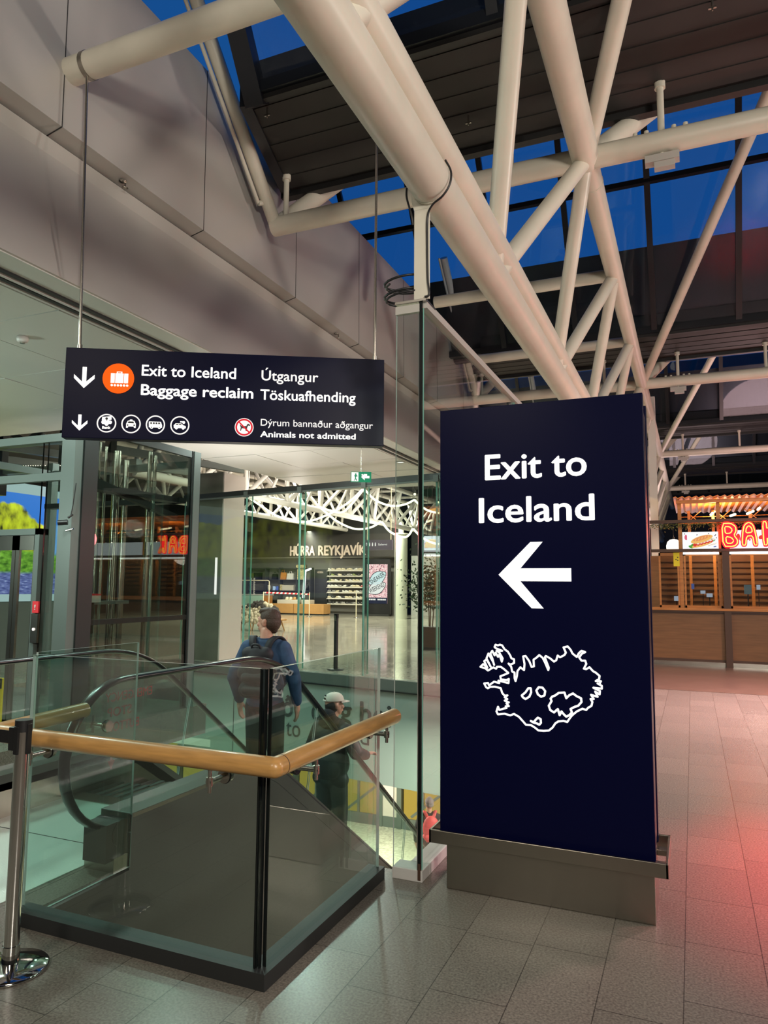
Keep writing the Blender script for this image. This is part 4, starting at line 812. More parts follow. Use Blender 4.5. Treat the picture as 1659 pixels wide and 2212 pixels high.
t = MB(); t.box((-7.62, 5.94, 2.19), (-6.785, 6.06, 2.26), 'liftframe'); t.box((-6.855, 5.94, 0), (-6.785, 6.06, 2.26), 'liftframe'); t.box((-7.62, 5.94, 0), (-7.55, 6.06, 2.26), 'liftframe'); finish('door_frame', t, lf)
for x0, x1 in ((-7.545, -7.205), (-7.195, -6.86)):
    t = MB(); pane(t, (x0+0.05, 6.0), (x1-0.05, 6.0), 0.012, 0.08, 2.04, 'glass', 'gedge_k')
    for a_, b_ in (((x0, 0.02), (x0+0.055, 2.185)), ((x1-0.055, 0.02), (x1, 2.185)), ((x0, 0.02), (x1, 0.10)), ((x0, 2.02), (x1, 2.185))): t.box((a_[0], 5.985, a_[1]), (b_[0], 6.015, b_[1]), 'steel_l')
    finish('door', t, lf)
t = MB(); t.box((-6.815, 5.915, 0.98), (-6.715, 5.945, 1.30), 'steel_l'); cp = finish('call_panel', t, lf)
t = MB(); t.tube((-6.765, 5.918, 1.13), (-6.765, 5.905, 1.13), 0.016, 'white_e2', n=16); finish('button', t, cp)
t = MB(); t.box((-6.81, 5.92, 1.31), (-6.72, 5.94, 1.44), 'stickred'); t.text('!', (-6.775, 5.919, 1.345), X, Z, 0.02, 'whiteplinth', 0.06); finish('red_notice', t, cp)
t = MB()
for x, y, r in ((-6.62, 6.5, 0.03), (-6.62, 7.5, 0.03), (-6.9, 7.0, 0.018), (-7.4, 7.9, 0.04), (-8.2, 7.9, 0.04), (-6.75, 7.75, 0.025), (-6.75, 6.75, 0.012), (-7.0, 7.3, 0.05)): t.tube((x, y, 0), (x, y, 3.4), r, 'steel', n=10)
finish('guide_rail', t, lf)
t = MB()
t.box((-6.66, 6.42, 1.42), (-6.5, 6.62, 1.50), 'panel'); t.box((-6.66, 6.42, 1.50), (-6.5, 6.62, 1.52), 'stickred'); t.box((-6.66, 6.5, 1.05), (-6.58, 6.6, 1.42), 'plastic'); t.box((-6.72, 6.6, 1.39), (-6.6, 7.2, 1.43), 'liftframe'); finish('brake_gear', t, lf)
t = MB(); t.box((-6.62, 6.3, 2.75), (-6.42, 8.0, 2.82), 'liftframe_d'); t.box((-8.9, 7.85, 2.75), (-6.4, 8.0, 2.82), 'liftframe_d'); t.beam((-6.5, 6.2, 2.9), (-6.5, 7.9, 2.55), 0.08, 0.08, 'liftframe_d'); finish('car_frame', t, lf)
# security camera on the lift post
t = MB(); t.tube((-6.275, 5.92, 2.40), (-6.30, 5.88, 2.36), 0.012, 'plastic', n=8); t.tube((-6.28, 5.86, 2.31), (-6.36, 5.80, 2.30), 0.03, 'plastic', n=14); t.rope([(-6.26, 5.93, 2.75), (-6.27, 5.91, 2.5), (-6.285, 5.90, 2.38)], 0.006, 'plastic', 6)
t.tube((-6.25, 5.91, 2.24), (-6.34, 5.90, 2.22), 0.010, 'chrome', n=8)
one('security_camera', t, 'small dark security camera on the corner post of the lift', 'camera', origin=(-6.28, 5.9, 2.4))
# backlit landscape wall beyond the lift
bb = thing('landscape_lightbox', 'backlit photo wall of a waterfall and green cliff beyond the lift', 'lightbox', (-13, 10.5, 0))
t = MB(); t.box((-13.12, 6.0, 1.40), (-13.0, 12.6, 3.52), 'waterfall'); finish('picture', t, bb)
t = MB(); t.box((-13.14, 5.9, 1.25), (-13.0, 12.7, 1.40), 'lb_frame'); t.box((-13.14, 5.9, 3.52), (-13.0, 12.7, 3.74), 'lb_frame'); t.box((-13.14, 12.6, 1.25), (-13.0, 12.7, 3.74), 'lb_frame'); finish('frame', t, bb)
t = MB(); t.box((-13.14, 5.9, 0), (-13.02, 12.7, 1.25), 'liftframe'); finish('base', t, bb)
# dark service steelwork over the lift
sv = thing('service_steel', 'dark steel lattice of beams above the lift', 'steelwork', (-9.5, 9.0, 4.2))
t = MB()
for z in (4.42, 4.0): t.beam((-12.9, 8.6, z), (-8.5, 8.6, z), 0.12, 0.14, 'liftframe_d')
for i in range(5): t.beam((-12.8+i*0.85, 8.6, 4.0 if i % 2 else 4.42), (-11.95+i*0.85, 8.6, 4.42 if i % 2 else 4.0), 0.08, 0.08, 'liftframe_d')
for x in (-12.5, -11, -9.6): t.beam((x, 8.6, 4.0), (x, 14, 4.3), 0.10, 0.14, 'liftframe')
for x in (-12.2, -10.6, -9.5): t.box((x, 9.6, 3.3), (x+0.14, 9.74, 6.0), 'liftframe_d')
t.beam((-12.9, 9.7, 3.75), (-8.8, 9.7, 3.75), 0.14, 0.10, 'liftframe'); finish('lattice', t, sv)
for i in range(34):
    t = MB(); t.ball((-10.9+0.055*i, 8.52, 3.62-0.003*i), 0.007, 'tube_lamp', 6); finish('bulb', t, sv)
# ================================================================== STANCHION, COLUMN, BOLLARD
st = thing('queue_stanchion', 'chrome queue stanchion with black belt head standing at the balustrade corner', 'stanchion', (-2.742, 2.375, 0))
cx, cyy = -2.742, 2.375
t = MB(); t.lathe([(0.0, 0), (0.155, 0), (0.158, 0.008), (0.150, 0.016), (0.08, 0.026), (0.04, 0.032), (0.0, 0.034)], (cx, cyy, 0), 'chrome', 48); finish('base', t, st)
t = MB(); t.tube((cx, cyy, 0.03), (cx, cyy, 1.0), 0.032, 'chrome', n=32); t.tube((cx, cyy, 0.03), (cx, cyy, 0.10), 0.036, 'chrome', n=32); finish('pole', t, st)
t = MB(); t.tube((cx, cyy, 0.995), (cx, cyy, 1.045), 0.0365, 'plastic', n=32); t.box((cx+0.026, cyy-0.012, 0.90), (cx+0.040, cyy+0.012, 1.03), 'plastic'); t.box((cx-0.012, cyy-0.040, 0.90), (cx+0.012, cyy-0.028, 1.02), 'plastic'); t.box((cx-0.065, cyy-0.022, 0.91), (cx-0.03, cyy+0.022, 1.01), 'plastic'); finish('belt_head', t, st, bevel=0.002)
t = MB(); t.box((cx-1.4, cyy-0.002, 0.935), (cx-0.06, cyy+0.002, 0.99), 'plastic'); finish('belt', t, st)
t = MB(); t.box((-10.12, 13.0, -0.4), (-9.42, 13.79, 4.10), 'concrete'); t.box((-9.42, 13.01, -0.4), (-9.39, 13.80, 4.10), 'pinkwall')
cl_ = one('concrete_pier', t, 'broad concrete pier behind the glass wall, beside the lift', 'pier', origin=(-9.6, 13.6, 0))
t = MB(); t.box((-9.55, 12.985, 1.42), (-9.50, 13.0, 2.22), 'white_e2'); finish('light_strip', t, cl_)
bx, by = -6.45, 12.74
bo = thing('black_bollard', 'slim black post standing on the shop floor behind the glass wall', 'post', (bx, by, 0))
t = MB(); t.tube((bx, by, 0), (bx, by, 1.08), 0.042, 'plastic', n=24); finish('post', t, bo)
t = MB(); t.tube((bx, by, 1.0), (bx, by, 1.09), 0.047, 'rubber', n=24); t.box((bx-0.02, by-0.048, 0.95), (bx+0.02, by-0.04, 1.05), 'steel'); finish('head', t, bo)
t = MB(); t.lathe([(0, 0), (0.16, 0), (0.15, 0.015), (0.05, 0.025), (0, 0.026)], (bx, by, 0), 'plastic', 28); finish('base', t, bo)
# ceiling fittings
t = MB(); t.tube((-3.9, 9.63, 3.455), (-3.9, 9.63, 3.45), 0.07, 'white_e', n=24)
t = MB(); p = Vector((-4.45*1.306, 3.65*1.306, 3.985)); t.lathe([(0, 0.0), (0.05, 0), (0.055, -0.02), (0.05, -0.045), (0.03, -0.055), (0, -0.056)], p, 'whiteplinth', 20); t.tube((p.x, p.y, p.z-0.05), (p.x, p.y, p.z-0.066), 0.022, 'steel', n=14)
one('smoke_detector', t, 'round white smoke detector on the low metal ceiling above the lift', 'smoke detector', origin=p)
ex = thing('exit_sign', 'small green emergency exit sign hanging under the low ceiling', 'sign', (-4.95, 10.55, 3.5))
t = MB(); c_ = Vector((-5.02, 10.75, 3.44)); eu = Vector((0.6, 0.8, 0)).normalized()
t.obox(c_, su*0.17, sn*0.012, Z*0.085, 'exgreen'); finish('sign_plate', t, ex)
t = MB()
def E(u, v): return c_+su*u+Z*v+sn*0.0125
t.prism([(-.16, -.075), (-.045, -.075), (-.045, .075), (-.16, .075)], E(0, 0), su, Z, 0.002, 'white_e2'); t.prism([(.06, -.03), (.06, -.01), (.10, -.01), (.10, .05), (.05, .05), (.05, .035), (.0, .035), (.02, .05)], E(0, 0), su, Z, 0.002, 'white_e2')
t.prism([(.0, .0), (.06, .055), (.06, .02), (.14, .02), (.14, -.02), (.06, -.02), (.06, -.055)], E(0, 0), su, Z, 0.003, 'white_e2'); finish('pictogram', t, ex)
t = MB(); t.disc(E(-.09, .045), su, Z, 0.014, 0.004, 'exgreen', 14); t.prism([(-.12, -.06), (-.10, -.02), (-.115, .03), (-.08, .035), (-.055, .01), (-.08, .005), (-.085, -.02), (-.065, -.06), (-.08, -.065), (-.10, -.035), (-.11, -.065)], E(0, 0), su, Z, 0.004, 'exgreen'); finish('running_figure', t, ex)
t = MB(); t.tube(c_+Z*0.085, (c_.x, c_.y, 4.0), 0.006, 'steel_l', n=8); t.lathe([(0, 0), (0.16, 0), (0.16, -0.02), (0, -0.03)], (c_.x, c_.y, 4.0), 'ceil', 24); finish('hanger', t, ex)
p = Vector((-3.865*1.306, 9.63*1.306, 3.99))
t = MB(); t.lathe([(0.07, 0), (0.10, 0), (0.10, -0.012), (0.07, -0.012)], p, 'whiteplinth', 28); dl = one('ceiling_downlight', t, 'round lit downlight in the low ceiling beyond the exit sign', 'downlight', origin=p)
t = MB(); t.disc((p.x, p.y, p.z-0.004), X, Y, 0.07, 0.003, 'white_e', 24); finish('lamp', t, dl)
# ================================================================== SNACK KIOSK
KY = 16.75
def kx(x): return 0.582+(x-1005.5)*0.001396
def kz(y): return 3.047-(y-483.9)*0.00156
kk = thing('snack_kiosk', 'orange timber snack kiosk with corrugated roof, windows and lit menu screens', 'kiosk', (2.5, KY, 0))
t = MB()
for x0, x1 in ((-0.90, 0.60), (0.72, 3.3), (3.42, 6.4)):
    t.box((x0, KY+0.04, 0.12), (x1, KY+0.09, 1.14), 'kbrown')
    for z in (0.10, 1.10): t.box((x0, KY+0.02, z), (x1, KY+0.05, z+0.05), 'kdark')
finish('counter_front', t, kk)
t = MB(); t.box((-0.90, KY+0.10, 0.0), (6.4, KY+0.2, 0.12), 'steel_l'); finish('kick_plate', t, kk)
t = MB(); t.box((-0.90, KY-0.06, 1.17), (6.4, KY+0.40, 1.22), 'kwood'); t.box((-0.90, KY-0.02, 1.13), (6.4, KY+0.10, 1.17), 'kdark'); finish('counter_top', t, kk)
for x in (0.60, 3.30):
    t = MB(); t.box((x, KY-0.04, 0), (x+0.13, KY+0.10, 2.46), 'kdark'); finish('post', t, kk)
for x in (-0.245, 0.52, 2.1, 4.0):
    t = MB(); t.box((x, KY+0.14, 1.22), (x+0.075, KY+0.22, 3.55), 'kwood'); finish('post', t, kk)
t = MB(); t.box((-0.90, KY-0.05, 2.415), (6.4, KY+0.10, 2.475), 'kdark'); finish('beam', t, kk)
t = MB(); t.box((-0.90, KY-0.05, 3.045), (6.4, KY+0.12, 3.105), 'kdark'); finish('beam', t, kk)
t = MB(); t.box((-0.27, KY+0.05, 3.47), (6.4, KY+0.16, 3.54), 'kwood'); finish('beam', t, kk)
for x0, x1 in ((-0.66, -0.25), (-0.15, 0.59), (0.74, 2.08), (2.2, 3.28), (3.45, 6.3)):
    t = MB(); t.box((x0, KY+0.15, 1.23), (x1, KY+0.16, 2.40), 'glassk'); finish('window_pane', t, kk)
    t = MB()
    for a_, b_ in (((x0, 1.22), (x0+0.035, 2.40)), ((x1-0.035, 1.22), (x1, 2.40)), ((x0, 1.22), (x1, 1.27)), ((x0, 2.34), (x1, 2.40))): t.box((a_[0], KY+0.12, a_[1]), (b_[0], KY+0.19, b_[1]), 'kwood')
    finish('window_frame', t, kk)
t = MB(); n_ = 150
for i in range(n_):
    x0, x1 = -0.32+i*0.046, -0.32+(i+1)*0.046
    za, zb = 3.575+0.022*math.sin(i*PI/1.5), 3.575+0.022*math.sin((i+1)*PI/1.5)
    t.hexa([(x0, KY-0.08, za), (x1, KY-0.08, zb), (x1, KY+3.2, zb-0.02), (x0, KY+3.2, za-0.02), (x0, KY-0.08, za+0.02), (x1, KY-0.08, zb+0.02), (x1, KY+3.2, zb), (x0, KY+3.2, za)], 'corr')
finish('corrugated_roof', t, kk)
t = MB(); t.box((-0.90, KY+1.6, 0.2), (6.4, KY+1.66, 2.4), 'kbrown')
for i in range(9): t.box((-0.7, KY+1.56, 1.2+i*0.13), (6.3, KY+1.60, 1.22+i*0.13), 'kdark')
for x in (-0.05, 0.45, 1.2, 1.9, 2.6, 3.2): t.box((x, KY+1.0, 1.2), (x+0.06, KY+1.06, 3.4), 'kwood')
finish('back_wall', t, kk)
t = MB()
for i in range(10):
    x = -0.1+0.62*i
    t.tube((x, KY+1.2, 3.10), (x+0.34, KY+1.2, 3.42), 0.011, 'kwood', n=6); t.tube((x+0.34, KY+1.2, 3.10), (x, KY+1.2, 3.42), 0.011, 'kwood', n=6)
for z in (3.15, 3.2, 3.3): t.tube((-0.2, KY+1.5, z), (6.3, KY+1.5, z), 0.010, 'kwood', n=6)
finish('lattice', t, kk)
for x0, x1 in ((-0.16, 0.54), (0.745, 3.2), (3.45, 6.3)):
    t = MB(); t.tube((x0, KY+0.05, 2.385), (x1, KY+0.05, 2.385), 0.024, 'strip_lamp', n=12); finish('strip_lamp', t, kk)
for p0, p1 in (((0.43, 17.4, 3.26), (0.52, 18.1, 3.40)), ((1.15, 17.4, 3.26), (1.32, 18.1, 3.38)), ((1.37, 17.5, 3.36), (1.46, 18.2, 3.46)), ((0.84, 17.8, 3.26), (0.96, 18.3, 3.34)), ((2.4, 17.6, 3.30), (2.5, 18.2, 3.4)), ((3.4, 17.6, 3.30), (3.5, 18.2, 3.4))):
    t = MB(); t.tube(p0, p1, 0.026, 'tube_lamp', n=12); finish('tube_lamp', t, kk)
t = MB()
for i in range(12): t.ball((-0.13+0.55*i+(i % 3)*0.06, KY+0.9, 3.13+(i % 2)*0.03), 0.018, 'tube_lamp', 8)
finish('spot_lamp', t, kk)
SY = KY+0.02
def screen(x0, x1, z0, z1):
    t = MB(); t.box((x0, SY+0.03, z0), (x1, SY+0.07, z1), 'screenw'); return finish('menu_screen', t, kk)
sc1 = screen(kx(472), kx(976), kz(852), kz(615)); sc2 = screen(kx(1130), 2.2, kz(852), kz(602)); sc3 = screen(2.4, 4.4, kz(852), kz(602))
def kpoly(mb, pts, m, e, d=0.002): mb.prism([(kx(a), kz(b)) for a, b in pts], (0, SY+0.03-e, 0), X, Z, d, m)
def kell(mb, cx_, cy_, a_, b_, rot, m, e, n=26):
    c_, s_ = math.cos(rot), math.sin(rot)
    kpoly(mb, [(cx_+a_*math.cos(q)*c_-b_*math.sin(q)*s_, cy_+a_*math.cos(q)*s_+b_*math.sin(q)*c_) for q in [2*PI*i/n for i in range(n)]], m, e)
rr = random.Random(5); t = MB()
for i in range(26): kell(t, (q := 580+330*i/25), 815-(q-580)*0.24+rr.uniform(-14, 14), 26, 15, rr.uniform(-1, 1), 'food_green', 0.002+i*0.00001)
kell(t, 745, 790, 150, 26, -0.24, 'food_bread', 0.003)
for i in range(6): kell(t, 645+46*i, 795-46*i*0.24, 26, 22, 0.2, 'food_red', 0.004+i*0.00002); kell(t, 690+44*i, 772-44*i*0.24, 20, 15, 0.1, 'food_cream', 0.005+i*0.00002)
kell(t, 745, 715, 160, 46, -0.26, 'food_bread', 0.006); kell(t, 745, 702, 128, 26, -0.26, 'food_crust', 0.007)
for i in range(5): kell(t, 660+45*i, 725-45*i*0.26, 7, 20, 0.5, 'food_bread', 0.008+i*0.00002)
kell(t, 520, 685, 18, 36, 0.1, 'food_pink', 0.002); kell(t, 525, 710, 14, 16, 0, 'food_pink', 0.003)
for a_, b_ in ((505, 640), (680, 655), (845, 640), (930, 670), (950, 700), (940, 660)): kell(t, a_, b_, 6, 9, 0.6, 'plastic', 0.002)
kell(t, 895, 790, 70, 8, -0.3, 'steel_l', 0.0015); kell(t, 925, 820, 22, 8, -0.2, 'food_blue', 0.0016)
finish('sandwich_picture', t, sc1)
t = MB()
for i, (a_, b_) in enumerate(((1250, 690), (1300, 720), (1380, 700), (1440, 640), (1560, 700), (1700, 690))): kell(t, a_, b_, 26, 40, 0.3*i, 'food_red', 0.002+i*0.0001); kell(t, a_+22, b_+30, 14, 18, 0, 'food_pink', 0.004+i*0.0001)
finish('food_picture', t, sc2)
# coloured wares behind the windows
for i, (x, z, w, h, m_) in enumerate(((-0.02, 1.62, 0.06, 0.12, 'food_blue'), (0.16, 1.52, 0.10, 0.07, 'screenb'), (0.28, 1.45, 0.12, 0.08, 'screenb'), (1.02, 1.52, 0.14, 0.20, 'bluewrap'), (1.26, 1.62, 0.07, 0.10, 'screenb'), (-0.38, 1.36, 0.11, 0.10, 'screenb'))):
    t = MB(); t.box((x, KY+0.5, z), (x+w, KY+0.56, z+h), m_); t.box((x+w*0.4, KY+0.51, 1.22), (x+w*0.6, KY+0.55, z), 'plastic')
    one('counter_display', t, ['small blue display card behind the first kiosk window', 'small pale screen in the middle of the first kiosk window', 'pale tablet screen low in the first kiosk window, right', 'blue wrapped display behind the second kiosk window', 'narrow pale screen at the right of the second kiosk window', 'pale till screen left of the orange kiosk post'][i], 'display', 'displays inside the kiosk', origin=(x, KY+0.5, 1.22))
# red double-tube letters
nb = thing('neon_sign', 'red neon letters BAK standing on the kiosk beam', 'neon sign', (1.0, KY-0.08, 2.48))
LET = [('letter_b', [(1010, 492), (1155, 492), (1232, 545), (1240, 625), (1210, 675), (1256, 735), (1250, 800), (1190, 846), (1016, 846)],
        [[(1028, 515), (1150, 515), (1212, 560), (1216, 622), (1185, 676), (1232, 740), (1226, 790), (1180, 826), (1036, 822)], [(1064, 556), (1130, 560), (1168, 600), (1142, 648), (1070, 652)], [(1074, 692), (1150, 705), (1182, 750), (1152, 785), (1080, 782)]]),
       ('letter_a', [(1272, 830), (1284, 640), (1312, 530), (1392, 484), (1462, 530), (1490, 640), (1514, 832), (1436, 832), (1426, 715), (1366, 715), (1356, 832)],
        [[(1292, 810), (1305, 640), (1330, 542), (1390, 504), (1446, 542), (1470, 640), (1495, 812), (1452, 812), (1436, 686), (1354, 690), (1338, 812)], [(1345, 650), (1355, 582), (1390, 550), (1426, 585), (1432, 640)]]),
       ('letter_k', [(1556, 484), (1640, 484), (1642, 560), (1696, 484), (1790, 500), (1700, 652), (1786, 820), (1690, 834), (1640, 745), (1640, 834), (1560, 834)],
        [[(1574, 504), (1620, 504), (1626, 612), (1706, 504), (1752, 524), (1664, 652), (1742, 804), (1694, 814), (1626, 702), (1622, 812), (1578, 812)]])]
def smooth_loop(P, it=2):
    for _ in range(it):
        Q = []
        for i in range(len(P)):
            a_, b_ = P[i], P[(i+1) % len(P)]; Q += [(a_[0]*.8+b_[0]*.2, a_[1]*.8+b_[1]*.2), (a_[0]*.2+b_[0]*.8, a_[1]*.2+b_[1]*.8)]
        P = Q
    return P
for nm, outer, lines in LET:
    t = MB(); t.prism([(kx(a), kz(b)) for a, b in smooth_loop(outer, 2)], (0, KY-0.07, 0), X, Z, 0.04, 'neon_red'); lt = finish(nm, t, nb)
    t = MB()
    for ln in lines: t.rope([(kx(a), KY-0.122, kz(b)) for a, b in smooth_loop(ln, 1)], 0.010, 'neon_line', 6, True)
    finish('neon_tube', t, lt)
t = MB()
rr = random.Random(11)
for i in range(900):
    x = -0.85+rr.random()*(7.0); z = 3.02-abs(rr.gauss(0, 0.06)); y = KY+rr.uniform(-0.06, 0.10); a_ = rr.random()*2*PI; l_ = rr.uniform(0.03, 0.07)
    u_ = Vector((math.cos(a_), rr.uniform(-.4, .4), math.sin(a_))).normalized(); v_ = u_.orthogonal().normalized()*0.012; c_ = Vector((x, y, z))
    t.add([c_-u_*l_*.5, c_+v_, c_+u_*l_*.5, c_-v_], [(0, 1, 2, 3)], 'leaf' if rr.random() < 0.75 else 'leaf_y')
for i in range(60): t.rope([(-0.85+i*0.117, KY, 3.02), (-0.79+i*0.117, KY+0.02, 2.99), (-0.73+i*0.117, KY, 3.02)], 0.006, 'leaf', 5)
o = one('leaf_garland', t, 'leafy green garland hanging under the upper beam of the kiosk', 'garland', origin=(2.5, KY, 3.0)); o['kind'] = 'stuff'
t = MB(); c_ = (kx(340), KY+0.30, kz(795)); t.lathe([(0.0, .155), (0.08, .135), (0.13, .09), (.155, .0), (.15, -.07), (.12, -.115), (0, -.118)], c_, 'globe', 28)
gl_ = one('globe_lamp', t, 'round white globe lamp hanging at the left end of the kiosk', 'lamp', origin=c_)
t = MB(); t.tube((c_[0], c_[1], c_[2]+0.15), (c_[0], c_[1], 3.05), 0.006, 'plastic', n=6); t.tube((c_[0], c_[1], c_[2]+0.14), (c_[0], c_[1], c_[2]+0.19), 0.02, 'plastic', n=10); finish('cord', t, gl_)
t = MB(); t.box((kx(332), KY+0.11, kz(1085)), (kx(420), KY+0.12, kz(896)), 'tagyellow')
for q, (dx, dz) in enumerate(((385, 960), (385, 1000), (360, 990))): t.box((kx(dx), KY+0.108, kz(dz)-0.012), (kx(dx+18), KY+0.11, kz(dz)+0.008), 'dogdark')
one('yellow_hanging_tag', t, 'yellow card sign hanging under the kiosk beam below the globe lamp', 'sign', origin=(kx(376), KY+0.11, kz(896)))
mb = MB(); mb.box((-0.875, 18.4, 0), (-0.70, 18.6, 6.3), 'tube_hall'); struct('trim_2', mb)
mb = MB(); slab([(-1.46, 12.75), (9, 12.75), (9, 16.85), (-1.46, 16.85)], 'kfloor', 0.004, 0.004); struct('floor_kiosk', mb)

# ================================================================== SHOPPING HALL
QY = 36.0
mb = MB(); mb.box((-30, QY-0.1, 3.2), (-14.5, QY+0.2, 7.0), 'darkwall'); mb.box((-25.5, QY-0.14, 3.2), (-14.6, QY-0.1, 4.45), 'shopfascia'); mb.box((-30, QY-0.1, 0), (-25.6, QY+0.2, 3.2), 'darkwall'); struct('wall_shopfront', mb)
mb = MB(); mb.box((-25.6, QY+0.75, 0), (-14.5, QY+0.9, 3.2), 'greywall'); mb.box((-25.6, QY, 3.18), (-14.5, QY+0.8, 3.22), 'whiteplinth'); struct('wall_shop', mb)
mb = MB(); mb.box((-14.4, QY+1.6, 0), (-1.9, QY+1.8, 3.3), 'whiteplinth'); mb.box((-14.4, QY+1.6, 3.3), (-1.9, QY+1.8, 7), 'darkwall'); struct('wall_cafe', mb)
sn_ = thing('shop_sign', 'pale raised letters HÚRRA REYKJAVÍK on the dark shop fascia', 'sign', (-19.3, QY-0.2, 3.25))
for body, x, w in (('HÚRRA', -21.17, 1.62), ('REYKJAVÍK', -19.33, 2.95)):
    t = MB(); t.text(body, (x, QY-0.142, 3.30), X, Z, w, 'signbeige', 0.56, 0.06, 0.03); finish('word', t, sn_)
area('shelf_light', (-20.0, 34.6, 3.6), (-20.0, 36.6, 1.2), 0.25, 150, (1.0, 0.95, 0.8), 6.0)
# wall of sneakers
sh = thing('sneaker_shelves', 'grey wall of seven shelves holding sneakers, beside the digital poster', 'shelf', (-17.9, QY+0.6, 0))
t = MB(); t.box((-19.05, QY+0.60, 0.15), (-16.75, QY+0.74, 3.1), 'greywall'); finish('back_panel', t, sh)
zs = [2.44, 2.13, 1.82, 1.51, 1.21, 0.88, 0.57]
for z in zs:
    t = MB(); t.box((-19.0, QY+0.24, z-0.03), (-16.78, QY+0.60, z), 'shelfpale'); finish('shelf', t, sh)
def shoe_mesh(m1, m2, m3):
    t = MB()
    sole = [(-.15, .0), (-.155, .035), (-.05, .03), (.05, .025), (.12, .03), (.155, .045), (.15, .0)]
    t.prism([(p[0], p[1]) for p in sole], (0, 0.05, 0), X, Z, 0.10, m2)
    prof_ = [(-.150, .035, .115, .042), (-.12, .035, .135, .046), (-.06, .033, .12, .046), (0, .03, .105, .044), (.05, .028, .075, .042), (.10, .03, .06, .042), (.145, .04, .055, .028)]
    vs = []; k = 10
    for x, z0, z1, hw in prof_:
        for i in range(k):
            a_ = 2*PI*i/k; vs.append((x, hw*math.cos(a_), (z0+z1)/2+(z1-z0)/2*math.sin(a_)))
    fs = [(i*k+j, (i+1)*k+j, (i+1)*k+(j+1) % k, i*k+(j+1) % k) for i in range(len(prof_)-1) for j in range(k)]
    t.add(vs, fs+[tuple(range(k)), tuple(range((len(prof_)-1)*k, len(prof_)*k))[::-1]], m1, True)
    t.ball((.02, 0, .095), (.05, .022, .02), m3, 8)
    return t
SHOE = [shoe_mesh('sh_white', 'sh_sole', 'sh_grey'), shoe_mesh('sh_cream', 'sh_sole', 'sh_cream'), shoe_mesh('sh_dark', 'sh_sole', 'sh_grey'), shoe_mesh('sh_grey', 'sh_sole', 'sh_white'), shoe_mesh('sh_red', 'sh_sole', 'sh_white'), shoe_mesh('sh_green', 'sh_sole', 'sh_dark')]
rows = ['0111111011', '2521233521', '5101210110', '0003020114', '3312001103', '1210211301', '2232322322']
words_ = ['top shelf', 'second shelf', 'third shelf', 'fourth shelf', 'fifth shelf', 'sixth shelf', 'lowest shelf']
kind_ = ['white', 'cream', 'dark', 'grey', 'red', 'green and dark']
protos = {}
rr = random.Random(2)
for r_, (z, row) in enumerate(zip(zs, rows)):
    for c_, ch in enumerate(row):
        k_ = int(ch); loc = (-18.86+c_*0.222, QY+0.40, z); lab = '%s sneaker on the %s of the sneaker wall' % (kind_[k_], words_[r_]); grp = '%s sneakers on the %s' % (kind_[k_], words_[r_])
        if k_ not in protos:
            o = finish('sneaker', SHOE[k_]); o.location = loc; tag(o, lab, 'shoe', grp); protos[k_] = o
        else: o = copy_thing(protos[k_], loc, lab, None, grp)
        o.rotation_euler = (0, 0, rr.choice((0, 0, PI))+rr.uniform(-0.25, 0.25)); o.scale = (0.92, 1, 1.15)
# digital poster
dp = thing('digital_poster', 'tall black digital poster reading Sneaker Weekend over pink doodles', 'screen', (-15.66, QY-0.1, 0))
t = MB(); t.box((-16.40, QY-0.30, 0.10), (-14.90, QY-0.1, 3.05), 'plastic'); t.box((-16.35, QY-0.30, 0), (-14.95, QY-0.12, 0.10), 'darkwall'); finish('housing', t, dp, bevel=0.01)
t = MB(); t.box((-16.24, QY-0.315, 0.66), (-15.04, QY-0.30, 2.77), 'posterpink'); ps_ = finish('display', t, dp)
t = MB(); t.box((-16.24, QY-0.32, 0.66), (-15.04, QY-0.315, 0.98), 'posternavy')
for i in range(2):
    for q in range(5): t.box((-16.20+i*0.60+q*0.10, QY-0.325, 0.84), (-16.12+i*0.60+q*0.10, QY-0.32, 0.92), 'white_e2')
finish('caption_band', t, ps_)
def sole(cx_, cz_, rot, body, col):
    c_, s_ = math.cos(rot), math.sin(rot); P_ = []
    for i in range(40):
        a_ = 2*PI*i/40; r_ = 1-0.16*math.cos(2*a_+0.2); px_, pz_ = 0.56*math.cos(a_)*(1.0), 0.22*math.sin(a_)*(1.1-0.35*math.cos(2*a_))
        P_.append((px_, pz_))
    u_, v_ = Vector((c_, 0, s_)), Vector((-s_, 0, c_)); o_ = Vector((cx_, QY-0.3155, cz_))
    t = MB(); t.prism([(p[0]*1.06, p[1]*1.12) for p in P_], o_, u_, v_, 0.002, 'dogdark'); t.prism(P_, o_-Y*0.002, u_, v_, 0.002, col)
    t.text(body, o_-Y*0.004-u_*0.47-v_*0.11, u_, v_, 0.94, 'dogdark', 0.26, 0.001, 0.01); finish('sole_graphic', t, ps_)
sole(-15.62, 2.02, 0.55, 'SNEAKER', 'solepale'); sole(-15.66, 1.50, 0.42, 'WEEKEND', 'solewhite')
